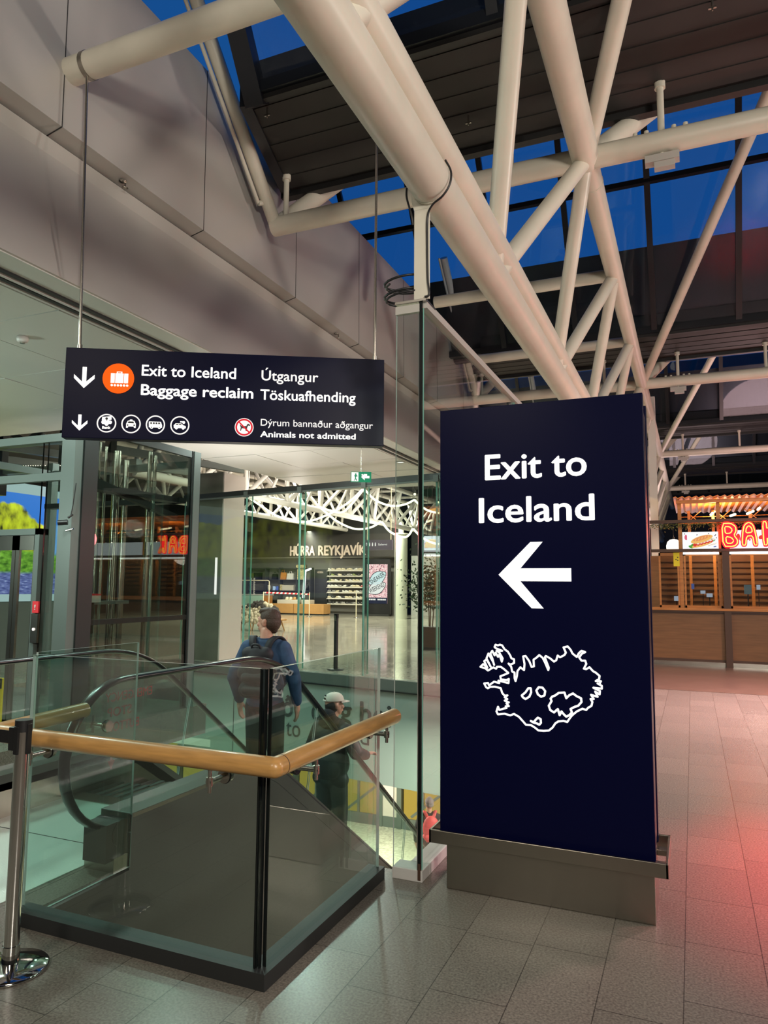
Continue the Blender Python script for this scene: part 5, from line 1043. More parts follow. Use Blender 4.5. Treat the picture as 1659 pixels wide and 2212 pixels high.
# shelving with goods
su_ = thing('goods_shelving', 'dark open shelving with bags and boxes along the back of the shop', 'shelf', (-22.1, QY+0.5, 0))
for x in (-24.3, -23.1, -22.15, -21.0, -20.1):
    t = MB(); t.box((x-0.03, QY+0.3, 0.2), (x+0.03, QY+0.7, 2.62), 'shelfdark'); finish('upright', t, su_)
for z in (2.58, 1.93, 1.30, 0.75):
    t = MB(); t.box((-24.3, QY+0.28, z-0.025), (-20.1, QY+0.72, z), 'shelfdark'); finish('shelf', t, su_)
goods = [('black_bag', 'small black bag on the upper shelf', -22.55, 1.93, 0.34, 0.42, 'plastic'), ('tan_bag', 'tan paper bag on the upper shelf', -22.0, 1.93, 0.44, 0.55, 'kwood'), ('white_bag', 'white tote bag on the upper shelf, right of the tan bag', -21.5, 1.93, 0.42, 0.48, 'whiteplinth'), ('patterned_box', 'speckled gold box on the upper shelf by the leaning lamp', -20.8, 1.93, 0.5, 0.85, 'goldbox'), ('dark_box', 'dark box on the upper shelf, far left', -23.7, 1.93, 0.4, 0.40, 'plastic'), ('green_box', 'dull green box on the upper shelf, far left', -24.1, 1.93, 0.3, 0.36, 'leaf'),
         ('mug', 'white mug on the middle shelf', -22.95, 1.30, 0.16, 0.30, 'whiteplinth'), ('mug', 'pale striped mug on the middle shelf', -22.6, 1.30, 0.15, 0.24, 'screenb'), ('mug', 'blue mug on the middle shelf', -22.38, 1.30, 0.15, 0.24, 'food_blue'), ('cream_pouch', 'cream pouch on the middle shelf', -22.1, 1.30, 0.22, 0.34, 'goldbox'), ('pale_carton', 'long pale carton on the middle shelf', -21.6, 1.30, 0.75, 0.30, 'shelfpale'), ('dark_bottle', 'dark bottle on the middle shelf by the leaning lamp', -20.4, 1.30, 0.16, 0.42, 'plastic'),
         ('spectacles_rack', 'white rack of spectacles on the counter', -23.75, 1.06, 0.34, 0.95, 'whiteplinth')]
for nm, lb, x, z, w, h, m_ in goods:
    t = MB()
    if nm == 'mug':
        t.lathe([(0, 0), (w*.5, 0), (w*.5, h), (w*.44, h), (w*.44, .02), (0, .02)], (x, QY+0.5, z), m_, 14); t.rope([(x+w*.5, QY+.5, z+h*.75), (x+w*.8, QY+.5, z+h*.65), (x+w*.8, QY+.5, z+h*.35), (x+w*.5, QY+.5, z+h*.25)], 0.015, m_, 6)
    elif 'bag' in nm:
        t.hexa([(x-w/2, QY+.38, z), (x+w/2, QY+.38, z), (x+w/2, QY+.62, z), (x-w/2, QY+.62, z), (x-w*.44, QY+.44, z+h*.75), (x+w*.44, QY+.44, z+h*.75), (x+w*.44, QY+.56, z+h*.75), (x-w*.44, QY+.56, z+h*.75)], m_); t.rope([(x-w*.2, QY+.5, z+h*.74), (x-w*.15, QY+.5, z+h), (x+w*.15, QY+.5, z+h), (x+w*.2, QY+.5, z+h*.74)], 0.015, m_, 6)
    elif nm == 'spectacles_rack':
        for q in (-.12, .12): t.box((x+q-.04, QY-.05, z), (x+q+.04, QY, z+h), m_)
        for q in range(7):
            for s_ in (-.2, 0, .2): t.ball((x+s_, QY-.07, z+.1+q*.13), 0.03, 'plastic', 6)
    elif nm == 'dark_bottle': t.lathe([(0, 0), (w*.5, 0), (w*.5, h*.6), (w*.2, h*.75), (w*.2, h), (0, h)], (x, QY+.5, z), m_, 14)
    else:
        t.box((x-w/2, QY+.36, z), (x+w/2, QY+.62, z+h), m_); t.box((x-w/2-.008, QY+.35, z+h*.8), (x+w/2+.008, QY+.63, z+h), m_)
    one(nm, t, lb+' of the shop', nm.split('_')[-1], origin=(x, QY+.5, z))
t = MB(); t.box((-24.6, QY-0.35, 0.0), (-22.75, QY+0.2, 1.02), 'mint'); t.box((-22.75, QY-0.36, 0), (-22.5, QY+0.2, 1.02), 'kwood'); t.box((-24.65, QY-0.4, 1.02), (-22.45, QY+0.25, 1.06), 'whiteplinth'); one('mint_counter', t, 'pale mint shop counter with a white top', 'counter', origin=(-23.5, QY, 0))
wb_ = thing('display_bench', 'long low oak display bench in front of the shop', 'bench', (-20.5, 35.3, 0))
for x0, x1 in ((-21.95, -20.35), (-20.32, -18.45)):
    t = MB(); t.box((x0, 34.9, 0.06), (x1, 35.7, 0.58), 'benchwood'); finish('block', t, wb_, bevel=0.01)
t = MB(); t.box((-21.9, 34.95, 0), (-18.5, 35.65, 0.06), 'plastic'); finish('plinth', t, wb_)
for x0, x1, lb in ((-21.45, -20.05, 'pale box riser on the oak display bench, longer one'), (-19.9, -19.4, 'pale box riser on the oak display bench, shorter one')):
    t = MB(); t.box((x0, 35.0, 0.581), (x1, 35.6, 0.80), 'shelfpale'); one('box_riser', t, lb, 'riser', origin=((x0+x1)/2, 35.3, 0.581), bevel=0.01)
for i, (x, m_, lb) in enumerate(((-20.98, 'sh_cream', 'cream cap, left of the pair on the box riser'), (-20.74, 'sh_cream', 'cream cap, right of the pair on the box riser'), (-20.5, 'benchwood', 'tan cap on the box riser'), (-20.2, 'mint', 'mint cap on the box riser'))):
    t = MB(); t.lathe([(0, .16), (.06, .15), (.10, .10), (.115, 0.0), (0, 0)], (x, 35.3, .80), m_, 16); t.prism([(-.09, 0), (.09, 0), (.07, -.12), (-.07, -.12)], (x, 35.2, .80), X, Y, 0.012, m_); one('cap', t, lb, 'cap', 'caps on the bench', origin=(x, 35.3, .8))
t = MB(); t.tube((-20.05, 35.5, 0.9), (-19.98, 35.5, 2.40), 0.07, 'strip_lamp', n=10); t.beam((-20.0, 35.5, 2.40), (-19.5, 35.3, 2.53), 0.10, 0.08, 'strip_lamp'); one('leaning_lamp', t, 'bent white light tube leaning by the dark shop doorway', 'lamp', origin=(-20, 35.5, 0.9))
t = MB(); t.box((-19.9, QY+.5, 0), (-19.08, QY+.56, 2.52), 'plastic'); t.text('HÚRRA', (-19.75, QY+.498, 2.30), X, Z, 0.4, 'signbeige', 0.12, 0.002); struct('door_1', t)
rl = thing('display_rail', 'pale metal display rail standing by the mint counter', 'rail', (-22.7, 35.0, 0))
t = MB(); t.rope([(-24.5, 34.9, 1.86), (-22.0, 34.9, 1.86), (-21.93, 34.9, 1.8), (-21.93, 34.9, 0.1)], 0.03, 'sh_cream', 8); t.tube((-24.2, 34.9, 1.86), (-24.2, 34.9, 0.0), 0.03, 'sh_cream', n=8); finish('tube', t, rl)
t = MB(); t.lathe([(0, 0), (.16, 0), (.16, .03), (0, .04)], (-21.93, 34.9, 0), 'steel_l', 16); finish('foot', t, rl)
tp = thing('barrier_tape', 'red and white striped barrier tape strung across the shop entrance', 'barrier', (-19.7, 33.0, 0))
t = MB()
for i in range(22):
    x0 = -21.05+i*0.125; t.hexa([(x0, 33, 1.17-.0028*i), (x0+.125, 33, 1.17-.0028*i), (x0+.125, 33.01, 1.17-.0028*i), (x0, 33.01, 1.17-.0028*i), (x0+.04, 33, 1.25-.0028*i), (x0+.165, 33, 1.25-.0028*i), (x0+.165, 33.01, 1.25-.0028*i), (x0+.04, 33.01, 1.25-.0028*i)], 'tape_red' if i % 2 else 'tape_white')
finish('tape', t, tp)
for x in (-21.08, -18.28, -15.6):
    t = MB(); t.tube((x, 33, 0), (x, 33, 1.25), 0.025, 'sh_cream', n=8); t.lathe([(0, 0), (.15, 0), (.13, .03), (0, .04)], (x, 33, 0), 'steel_l', 16); finish('post', t, tp)
# hanging wayfinding sign, column, seat with throw, tree, lamps
hs = thing('wayfinding_sign', 'grey-violet hanging sign with arrow and toilet symbols, far down the shopping hall', 'sign', (-11, 25, 3.2))
t = MB(); t.box((-11.5, 25, 2.98), (-10.35, 25.08, 3.36), 'signviolet'); finish('sign_box', t, hs)
t = MB(); HSY = 24.998
t.prism([(-11.42, 3.14), (-11.40, 3.14), (-11.40, 3.22), (-11.37, 3.20), (-11.41, 3.27), (-11.45, 3.20), (-11.42, 3.22)], (0, HSY, 0), X, Z, .003, 'white_e2')
for q in range(3): t.disc((-11.28+q*0.12, HSY, 3.245), X, Z, 0.018, 0.003, 'white_e2', 10); t.box((-11.30+q*0.12, HSY-.003, 3.13), (-11.26+q*0.12, HSY, 3.225), 'white_e2')
t.text('Salerni', (-10.92, HSY, 3.15), X, Z, 0.36, 'white_e2', 0.08, 0.003); finish('lettering', t, hs)
t = MB()
for x in (-11.4, -10.42): t.tube((x, 25.04, 3.36), (x, 25.04, 7.0), 0.02, 'sh_cream', n=8)
finish('hanging_rod', t, hs)
t = MB(); t.tube((-13.3, 33.3, 0), (-13.3, 33.3, 4.17), 0.32, 'column', n=32); co = one('round_column', t, 'round white column under the hall lattice, right of the digital poster', 'column', origin=(-13.3, 33.3, 0))
t = MB(); t.tube((-13.3, 33.3, 4.17), (-13.3, 33.3, 4.24), 0.36, 'tube_hall', n=32); t.box((-13.4, 33.2, 4.24), (-13.2, 33.4, 4.8), 'tube_hall'); t.box((-13.65, 33.2, 4.5), (-12.95, 33.4, 4.6), 'tube_hall'); finish('capital', t, co)
def fur_seat(cx_, cy_, label, m1, m2, seed, w=0.62, h=0.58):
    s = thing('fur_throw_seat', label, 'seat', (cx_, cy_, 0), 'seats with fur throws')
    t = MB(); t.box((cx_-w, cy_-.35, .36), (cx_+w, cy_+.35, .42), 'benchwood'); finish('frame', t, s, bevel=0.01)
    for a_, b_ in ((-1, -1), (1, -1), (-1, 1), (1, 1)):
        t = MB(); t.tube((cx_+a_*w*.75, cy_+b_*.25, .38), (cx_+a_*w*.9, cy_+b_*.33, 0), .03, 'benchwood', n=8, r1=.018); finish('leg', t, s)
    t = MB(); r_ = random.Random(seed)
    for i in range(420):
        a_ = r_.random(); x = cx_-w+2*w*a_; top = .62+h*.75*math.sin(PI*min(1, .15+a_*.8)); z = .30+r_.random()*(top-.30); y = cy_-.36+.45*(z-.3)+r_.uniform(-.05, .05)
        q = (x/0.9+z*1.3+math.sin(x*5)*.3) % 1.0
        t.ball((x, y, z), (r_.uniform(.05, .09), r_.uniform(.06, .09), r_.uniform(.05, .10)), m2 if q < .28 else m1, 8)
    finish('fur_throw', t, s); return s
fur_seat(-14.15, 22.2, 'low seat under a cream and black fur throw, seen past the man\'s head', 'fur_cream', 'fur_dark', 4, .75, .52)
fur_seat(-15.45, 22.5, 'low seat under a tan and dark fur throw, left of the cream one', 'fur_tan', 'fur_dark', 9, .42, .46)
tr = thing('potted_tree', 'small leafy tree in a square black planter beyond the glass wall', 'tree', (-6.26, 17.75, 0))
t = MB(); t.hexa([(-6.48, 17.5, 0), (-6.04, 17.5, 0), (-6.04, 17.94, 0), (-6.48, 17.94, 0), (-6.52, 17.46, .60), (-6.0, 17.46, .60), (-6.0, 17.98, .60), (-6.52, 17.98, .60)], 'planter'); finish('planter', t, tr, bevel=0.01)
t = MB()
for dx, dy in ((0, 0), (.05, .03), (-.04, .04), (.02, -.05)): t.rope([(-6.26+dx, 17.72+dy, .58), (-6.25+dx*1.5, 17.72+dy*1.4, 1.0), (-6.27+dx*2.5, 17.72+dy*2, 1.5), (-6.26+dx*4, 17.72+dy*3, 2.0)], .014, 'bark', 6)
finish('trunk', t, tr)
t = MB(); r_ = random.Random(21)
for i in range(1500):
    a_, b_, c_ = r_.gauss(0, .28), r_.gauss(0, .25), r_.gauss(1.60, .36)
    if c_ < 1.0: continue
    p_ = Vector((-6.26+a_, 17.72+b_, c_)); u_ = Vector((r_.uniform(-1, 1), r_.uniform(-1, 1), r_.uniform(-1, .4))).normalized(); v_ = u_.orthogonal().normalized()*.026; l_ = r_.uniform(.06, .11)
    t.add([p_, p_+u_*l_*.5+v_, p_+u_*l_, p_+u_*l_*.5-v_], [(0, 1, 2, 3)], 'leafd')
finish('foliage', t, tr)
FS = [([(-13.5, 4.54), (-12.9, 4.18), (-12.3, 3.85), (-11.44, 3.63), (-10.6, 3.80), (-9.8, 4.18), (-9.26, 4.62)], 'glowing light rope in the long deep swag at the left end'),
      ([(-10.78, 4.10), (-10.1, 3.90), (-9.75, 4.05), (-9.24, 4.60)], 'glowing light rope rising beside the long swag to the same hook'),
      ([(-10.78, 4.10), (-10.2, 3.66), (-9.7, 3.42), (-9.32, 3.36), (-8.95, 3.42), (-8.65, 3.58)], 'lower glowing light rope hung from the lattice right of the long swag'),
      ([(-9.24, 4.62), (-8.9, 4.28), (-8.5, 4.09), (-8.17, 4.04), (-7.85, 4.08), (-7.57, 4.20)], 'upper glowing light rope right of the hook'),
      ([(-7.57, 4.20), (-7.3, 3.96), (-7.0, 3.82), (-6.5, 3.75), (-6.0, 3.85)], 'upper glowing light rope last in view beside the totem'),
      ([(-8.62, 3.56), (-8.35, 3.26), (-7.94, 3.09), (-7.75, 3.14), (-7.62, 3.34)], 'lower glowing light rope across the round column'),
      ([(-7.60, 3.33), (-7.3, 3.05), (-6.84, 2.87), (-6.3, 2.95)], 'lower glowing light rope last in view beside the totem')]
for P_, lb in FS:
    t = MB(); t.rope(catmull([(x, 20.0, z) for x, z in P_]), 0.030, 'festoon', 8); o = one('light_rope', t, lb, 'light rope', 'light ropes in the shopping hall', origin=(P_[0][0], 20, P_[0][1]))
    t = MB(); t.tube((P_[0][0], 20, P_[0][1]), (P_[0][0], 20, 7.0), 0.005, 'plastic', n=5); t.tube((P_[-1][0], 20, P_[-1][1]), (P_[-1][0], 20, 7.0), 0.005, 'plastic', n=5); finish('wire', t, o)
pd = thing('pendant_lamp', 'yellow half-dome pendant lamp seen beside the totem', 'lamp', (-7.71, 22, 3.0))
t = MB(); t.lathe([(0.02, .27), (.12, .25), (.21, .16), (.25, 0), (.24, 0), (.20, .15), (.11, .235), (0.02, .25)], (-7.71, 22, 2.88), 'yellow_l', 24); finish('shade', t, pd)
t = MB(); t.tube((-7.71, 22, 3.14), (-7.71, 22, 7.0), .008, 'plastic', n=6); finish('cord', t, pd)
mn = thing('menu_board', 'white hanging menu board with red letters behind the pendant lamp', 'menu board', (-7.9, 23.2, 3))
t = MB(); t.box((-8.42, 23.2, 2.85), (-7.2, 23.26, 3.34), 'screenw'); finish('panel', t, mn)
t = MB(); t.text('SAMLOKUR', (-8.40, 23.198, 2.93), X, Z, 1.15, 'neon_redflat', 0.2, 0.003, 0.02); finish('lettering', t, mn)
t = MB(); t.box((-8.42, 23.2, 2.66), (-7.2, 23.26, 2.74), 'white_e2'); finish('light_bar', t, mn)
t = MB()
for x in (-8.3, -7.3): t.tube((x, 23.23, 3.34), (x, 23.23, 7.0), .01, 'plastic', n=6); t.tube((x, 23.23, 2.66), (x, 23.23, 2.86), .01, 'plastic', n=6)
finish('hanger', t, mn)
for i, (x, y, z) in enumerate(((-6.9, 21, 3.95), (-6.6, 21.4, 3.75))):
    t = MB(); t.lathe([(.0, .04), (.5, .04), (.52, 0), (.5, -.03), (0, -.03)], (x, y, z), 'orangering', 28); t.tube((x, y, z), (x, y, 7.0), .01, 'plastic', n=6); one('ring_lamp', t, ['flat orange disc lamp, the upper one beside the totem', 'flat orange disc lamp, the lower one beside the totem'][i], 'lamp', 'orange disc lamps', origin=(x, y, z))
# white lattice girders and ducts of the shopping hall
def hall_girder(x, zb, y0, y1, label, side=0.75, dz=1.45):
    h = thing('hall_lattice', label, 'roof girder', (x, y0, zb), 'lattice girders of the shopping hall')
    for cx_, cz_, r_ in ((x, zb, .11), (x-side, zb+dz, .10), (x+side, zb+dz, .10)):
        t = MB(); t.tube((cx_, y0, cz_), (cx_, y1, cz_), r_, 'tube_hall', n=14); finish('chord', t, h)
    n = int((y1-y0)/2.4)
    if x > -8:
        t = MB()
        for ya in (20.5, 28): t.tube((x, ya, zb+.1), (x, ya, 7.0), .03, 'tube_hall', n=8)
        finish('hanger', t, h)
    for i in range(n):
        ya = y0+i*2.4
        for s_ in (-side, side):
            t = MB(); t.tube((x, ya, zb), (x+s_, ya+1.2, zb+dz), .07, 'tube_hall', n=10); t.tube((x+s_, ya+1.2, zb+dz), (x, ya+2.4, zb), .07, 'tube_hall', n=10); t.tube((x+s_, ya+1.2, zb+dz), (x, ya+1.2, zb), .05, 'tube_hall', n=10); finish('web', t, h)
        t = MB(); t.tube((x-side, ya+1.2, zb+dz), (x+side, ya+1.2, zb+dz), .06, 'tube_hall', n=10); finish('cross_tie', t, h)
hall_girder(-12.4, 4.35, 13.5, 35.9, 'white lattice girder over the shopping hall, resting on the round column')
hall_girder(-7.4, 4.9, 18.5, 37.6, 'white lattice girder over the shopping hall, nearer the totem', .7, 1.2)
hall_girder(-17.6, 4.7, 16, 35.85, 'white lattice girder over the shopping hall, farthest left')
for x, z, lb in ((-9.6, 6.1, 'silver air duct under the shop hall ceiling, right of the lattice'), (-15.0, 6.3, 'silver air duct under the shop hall ceiling, left of the lattice')):
    t = MB(); t.tube((x, 14.5, z), (x, 34, z), .32, 'steel_l', n=18)
    for i in range(20): t.tube((x, 14.7+i, z), (x, 14.76+i, z), .335, 'steel_l', n=18)
    for yy in (15, 20, 25, 30): t.tube((x, yy, z+.3), (x, yy, 7.0), .012, 'steel_l', n=6)
    one('air_duct', t, lb, 'duct', 'air ducts', origin=(x, 14.5, z))
for i in range(6):
    for j in range(3):
        x, y = -16.2+j*2.9, 15.5+i*3.0
        if i+j == 0:
            t = MB(); t.tube((x, y, 5.55), (x+.05, y-.12, 5.38), .07, 'plastic', n=12); sp_ = one('hall_spotlight', t, 'black spotlight on the shop hall lattice', 'spotlight', 'spotlights of the shop hall', origin=(x, y, 5.5))
            t = MB(); t.ball((x+.052, y-.125, 5.375), .055, 'tube_lamp', 10); finish('lens', t, sp_); t = MB(); t.tube((x, y, 5.55), (x, y, 7.0), .012, 'plastic', n=6); finish('stem', t, sp_)
        else: copy_thing(sp_, (x, y, 5.5))
# ================================================================== PEOPLE
def blob(prims, voxel=0.008, smooth=6):
    """one continuous skin over tapered limbs ('c', p0, r0, p1, r1) and ellipsoids ('e', centre, radii, rotation)"""
    q = MB()
    for p in prims:
        if p[0] == 'e': q.ball(p[1], p[2], 'skin', 20, rot=(p[3] if len(p) > 3 else None))
        else:
            a_, ra, b_, rb = Vector(p[1]), p[2], Vector(p[3]), p[4]
            w_ = (b_-a_).normalized(); u_ = w_.orthogonal().normalized(); v_ = w_.cross(u_); vs = []; n = 14
            rings = [(a_-w_*ra*math.cos(t_), ra*math.sin(t_)) for t_ in [PI/2*k/5 for k in range(1, 6)]]+[(b_+w_*rb*math.sin(t_), rb*math.cos(t_)) for t_ in [PI/2*k/5 for k in range(0, 5)]]
            for c_, r_ in rings: vs += [c_+(u_*math.cos(2*PI*k/n)+v_*math.sin(2*PI*k/n))*r_ for k in range(n)]
            m_ = len(vs); vs += [a_-w_*ra, b_+w_*rb]
            fs = [(r_*n+k, r_*n+(k+1) % n, (r_+1)*n+(k+1) % n, (r_+1)*n+k) for r_ in range(len(rings)-1) for k in range(n)]
            fs += [(m_, (k+1) % n, k) for k in range(n)]+[(m_+1, (len(rings)-1)*n+k, (len(rings)-1)*n+(k+1) % n) for k in range(n)]
            q.add(vs, fs, 'skin')
    me = bpy.data.meshes.new('tmp'); me.from_pydata([tuple(v) for v in q.v], [], q.f); me.update()
    ob = bpy.data.objects.new('tmp', me); COL.objects.link(ob)
    r_ = ob.modifiers.new('r', 'REMESH'); r_.mode = 'VOXEL'; r_.voxel_size = voxel
    s_ = ob.modifiers.new('s', 'SMOOTH'); s_.factor = 0.5; s_.iterations = smooth
    dg = bpy.context.evaluated_depsgraph_get(); dg.update(); ev = ob.evaluated_get(dg); m2 = ev.to_mesh()
    vs = [v.co.copy() for v in m2.vertices]; fs = [tuple(p.vertices) for p in m2.polygons]
    ev.to_mesh_clear(); bpy.data.objects.remove(ob); bpy.data.meshes.remove(me)
    return vs, fs
def skinpart(name, prims, m, parent, T, voxel=0.008, smooth=6, cut=None):
    vs, fs = blob(prims, voxel, smooth)
    if cut: vs = [cut(v) for v in vs]
    t = MB(); t.add([T @ v for v in vs], fs, m, True); return finish(name, t, parent)
def hand(side, w, ang, fwd):
    """relaxed hand hanging from wrist w; side -1 left, +1 right; the palm faces the thigh"""
    w = Vector(w); dn = Vector((0, math.sin(ang), -math.cos(ang))); fr = Vector((0, math.cos(ang), math.sin(ang))); ins = Vector((-side, 0, 0))
    P = [('c', w, .026, w+dn*.05, .030), ('e', w+dn*.060, (.018, .040, .046))]
    for i, (o, l) in enumerate(((.030, .070), (.011, .078), (-.009, .072), (-.028, .056))):
        k = w+dn*.095+fr*o; a_ = k+dn*l*.5+ins*.006; b_ = a_+dn*l*.42+ins*.020+fr*0.002
        P += [('c', w+dn*.06+fr*o*.8, .011, k, .0098), ('c', k, .0095, a_, .0085), ('c', a_, .0085, b_, .0072)]
    th = w+dn*.030+fr*.030; t2 = th+dn*.030+fr*.026+ins*.010; t3 = t2+dn*.030+fr*.006+ins*.010
    return P+[('c', th, .014, t2, .0115), ('c', t2, .011, t3, .009)]
def RZ(a): return Matrix.Rotation(a, 3, 'Z')
def head_prims(c, yaw, s=1.0):
    c = Vector(c); R = RZ(yaw)
    def q(x, y, z): return c+R @ Vector((x*s, y*s, z*s))
    P = [('e', q(0, -.012, .020), (.076*s, .095*s, .098*s), R), ('e', q(0, .030, -.045), (.060*s, .062*s, .070*s), R), ('e', q(0, .055, -.088), (.030*s, .030*s, .024*s), R), ('e', q(0, .065, .020), (.055*s, .026*s, .045*s), R),
         ('c', q(0, .088, .012), .010*s, q(0, .108, -.030), .014*s), ('e', q(0, .092, -.062), (.026*s, .012*s, .013*s), R), ('e', q(0, .086, .036), (.050*s, .012*s, .010*s), R),
         ('e', q(.034, .074, -.022), (.024*s, .020*s, .022*s), R), ('e', q(-.034, .074, -.022), (.024*s, .020*s, .022*s), R)]
    for sd in (-1, 1):
        P += [('e', q(sd*.080, -.008, -.008), (.010*s, .022*s, .034*s), R @ Matrix.Rotation(-sd*.35, 3, 'Z')), ('e', q(sd*.084, -.018, .010), (.008*s, .012*s, .020*s), R)]
    return P, q, R

# --- man going down the escalator, head turned left
MX, MYp, MZ = -3.47, 5.50, -0.268
pm = thing('person', 'man in a blue denim shirt on the escalator, seen from behind, head turned left', 'person', (MX, MYp, MZ))
T = Matrix.Translation((MX, MYp, MZ)) @ Matrix.Rotation(0.12, 4, 'Z')
hc = (0.005, 0.02, 1.585); HP, hq, HR_ = head_prims(hc, math.radians(80))
body = HP+[('c', (0, -.01, 1.39), .060, (0.0, .0, 1.50), .056), ('e', (0, -.01, 1.25), (.165, .100, .18)), ('e', (0, 0, 1.02), (.150, .098, .15)), ('e', (0, -.005, .90), (.150, .105, .10)),
   ('c', (-.16, -.01, 1.365), .055, (-.285, -.04, 1.10), .043), ('c', (-.285, -.04, 1.10), .042, (-.275, .06, .885), .028), ('c', (.16, -.01, 1.365), .055, (.285, -.03, 1.10), .043), ('c', (.285, -.03, 1.10), .042, (.27, .07, .885), .028)]
for s_ in (-1, 1): body += [('c', (s_*.085, 0, .88), .082, (s_*.10, .02, .48), .055), ('c', (s_*.10, .02, .48), .054, (s_*.105, -.01, .09), .038), ('c', (s_*.105, -.03, .05), .036, (s_*.115, .12, .035), .03)]
body += hand(-1, (-.275, .06, .885), 0.15, 1)+hand(1, (.27, .07, .885), 0.15, 1)
o_body = skinpart('body', body, 'skin', pm, T, 0.006, 3)
sh_ = [('e', (0, -.01, 1.25), (.190, .122, .19)), ('e', (0, 0, 1.04), (.172, .118, .17)), ('e', (0, -.005, .90), (.172, .122, .10)), ('c', (-.10, -.012, 1.40), .055, (.10, -.012, 1.40), .055), ('e', (0, -.012, 1.40), (.115, .075, .060)),
   ('c', (-.165, -.01, 1.355), .076, (-.285, -.04, 1.10), .062), ('c', (-.285, -.04, 1.10), .060, (-.276, .055, .905), .046), ('c', (.165, -.01, 1.355), .076, (.285, -.03, 1.10), .062), ('c', (.285, -.03, 1.10), .060, (.271, .065, .905), .046),
   ('e', (-.27, -.045, 1.16), (.062, .06, .05)), ('e', (.27, -.04, 1.17), (.062, .06, .05)), ('e', (-.05, -.10, 1.02), (.06, .03, .03)), ('e', (.06, -.10, .93), (.07, .03, .02))]
skinpart('shirt', sh_, 'denim', pm, T, 0.008, 6)
t = MB(); rg = [T @ Vector((.074*math.cos(a_), .066*math.sin(a_)-.005, z_+.010*math.sin(a_))) for z_ in (1.405, 1.455) for a_ in [2*PI*i/28 for i in range(28)]]
rg2 = [T @ Vector((.068*math.cos(a_), .060*math.sin(a_)-.005, z_+.010*math.sin(a_))) for z_ in (1.405, 1.457) for a_ in [2*PI*i/28 for i in range(28)]]
t.add(rg, [(i, (i+1) % 28, 28+(i+1) % 28, 28+i) for i in range(28)], 'denim', True); t.add(rg2, [(i, 28+i, 28+(i+1) % 28, (i+1) % 28) for i in range(28)], 'denim', True)
t.add(rg+rg2, [(28+i, 28+(i+1) % 28, 84+(i+1) % 28, 84+i) for i in range(28)], 'denim', True); finish('collar', t, pm)
tr_ = [('e', (0, -.005, .87), (.160, .115, .10))]
for s_ in (-1, 1): tr_ += [('c', (s_*.085, 0, .86), .098, (s_*.10, .02, .48), .074), ('c', (s_*.10, .02, .48), .073, (s_*.105, -.01, .08), .062)]
skinpart('trousers', tr_, 'blackcloth', pm, T, 0.010, 6)
for s_ in (-1, 1): skinpart('shoe', [('c', (s_*.105, -.04, .055), .045, (s_*.118, .13, .04), .036), ('e', (s_*.112, .05, .015), (.046, .15, .015))], 'plastic', pm, T, 0.008, 3)
def qq(x, y, z): return tuple(hq(x, y, z))
hair = [('e', qq(0, -.022, .040), (.081, .098, .090), HR_), ('e', qq(0, -.050, .000), (.079, .068, .086), HR_), ('e', qq(0, .040, .092), (.058, .050, .026), HR_), ('e', qq(0, .010, .105), (.066, .075, .024), HR_), ('c', qq(0, -.066, -.035), .042, qq(0, -.060, -.065), .036)]
skinpart('hair', hair, 'hair', pm, T, 0.006, 2)
bp_ = thing('backpack', 'black backpack worn by the man in the blue shirt', 'backpack', (MX, MYp-.2, MZ+1.0))
skinpart('main_compartment', [('e', (0, -.175, 1.20), (.150, .085, .20)), ('c', (-.09, -.17, 1.02), .075, (.09, -.17, 1.02), .075), ('c', (-.08, -.17, 1.32), .065, (.08, -.17, 1.32), .065), ('c', (-.10, -.17, 1.16), .08, (.10, -.17, 1.16), .08)], 'packblack', bp_, T, 0.009, 5)
skinpart('front_pocket', [('c', (-.075, -.225, 1.02), .045, (.075, -.225, 1.02), .045), ('c', (-.075, -.228, 1.13), .045, (.075, -.228, 1.13), .045)], 'packgrey', bp_, T, 0.008, 4)
for s_ in (-1, 1):
    t = MB(); t.sweep([T @ Vector(p) for p in catmull([(s_*.055, -.12, 1.33), (s_*.085, -.10, 1.425), (s_*.118, -.02, 1.462), (s_*.135, .08, 1.40), (s_*.14, .125, 1.25), (s_*.14, .10, 1.08), (s_*.13, -.05, 1.0)], 6)], [(-.032, -.006), (.032, -.006), (.032, .008), (-.032, .008)], 'packblack', upv=(1, 0, 0)); finish('strap', t, bp_)
t = MB(); t.rope([T @ Vector(p) for p in catmull([(-.04, -.20, 1.36), (-.03, -.21, 1.40), (.03, -.21, 1.40), (.04, -.20, 1.36)], 5)], .010, 'packblack', 8); finish('grab_handle', t, bp_)

# --- person in a white cap lower on the escalator
CX, CY, CZ = -3.50, 6.86, -1.138
pc = thing('person', 'person in a white cap and dark hooded coat lower down the escalator', 'person', (CX, CY, CZ))
T = Matrix.Translation((CX, CY, CZ)) @ Matrix.Rotation(-0.15, 4, 'Z')
HP, hq, HR_ = head_prims((0.0, 0.03, 1.535), math.radians(-30), .97)
body = HP+[('c', (0, 0, 1.34), .055, (0, .02, 1.45), .052), ('e', (0, 0, 1.2), (.15, .10, .18)), ('e', (0, 0, .95), (.15, .10, .16))]
for s_ in (-1, 1): body += [('c', (s_*.085, 0, .84), .08, (s_*.10, .02, .46), .054), ('c', (s_*.10, .02, .46), .053, (s_*.105, -.01, .08), .037), ('c', (s_*.105, -.03, .05), .034, (s_*.115, .11, .035), .028)]
body += [('c', (-.16, 0, 1.30), .05, (-.26, -.02, 1.05), .04), ('c', (-.26, -.02, 1.05), .04, (-.24, .10, .86), .027), ('c', (.16, 0, 1.30), .05, (.27, .04, 1.08), .04), ('c', (.27, .04, 1.08), .04, (.27, .24, 1.02), .027)]
body += hand(-1, (-.24, .10, .86), .25, 1)
hw = Vector((.27, .25, 1.025))
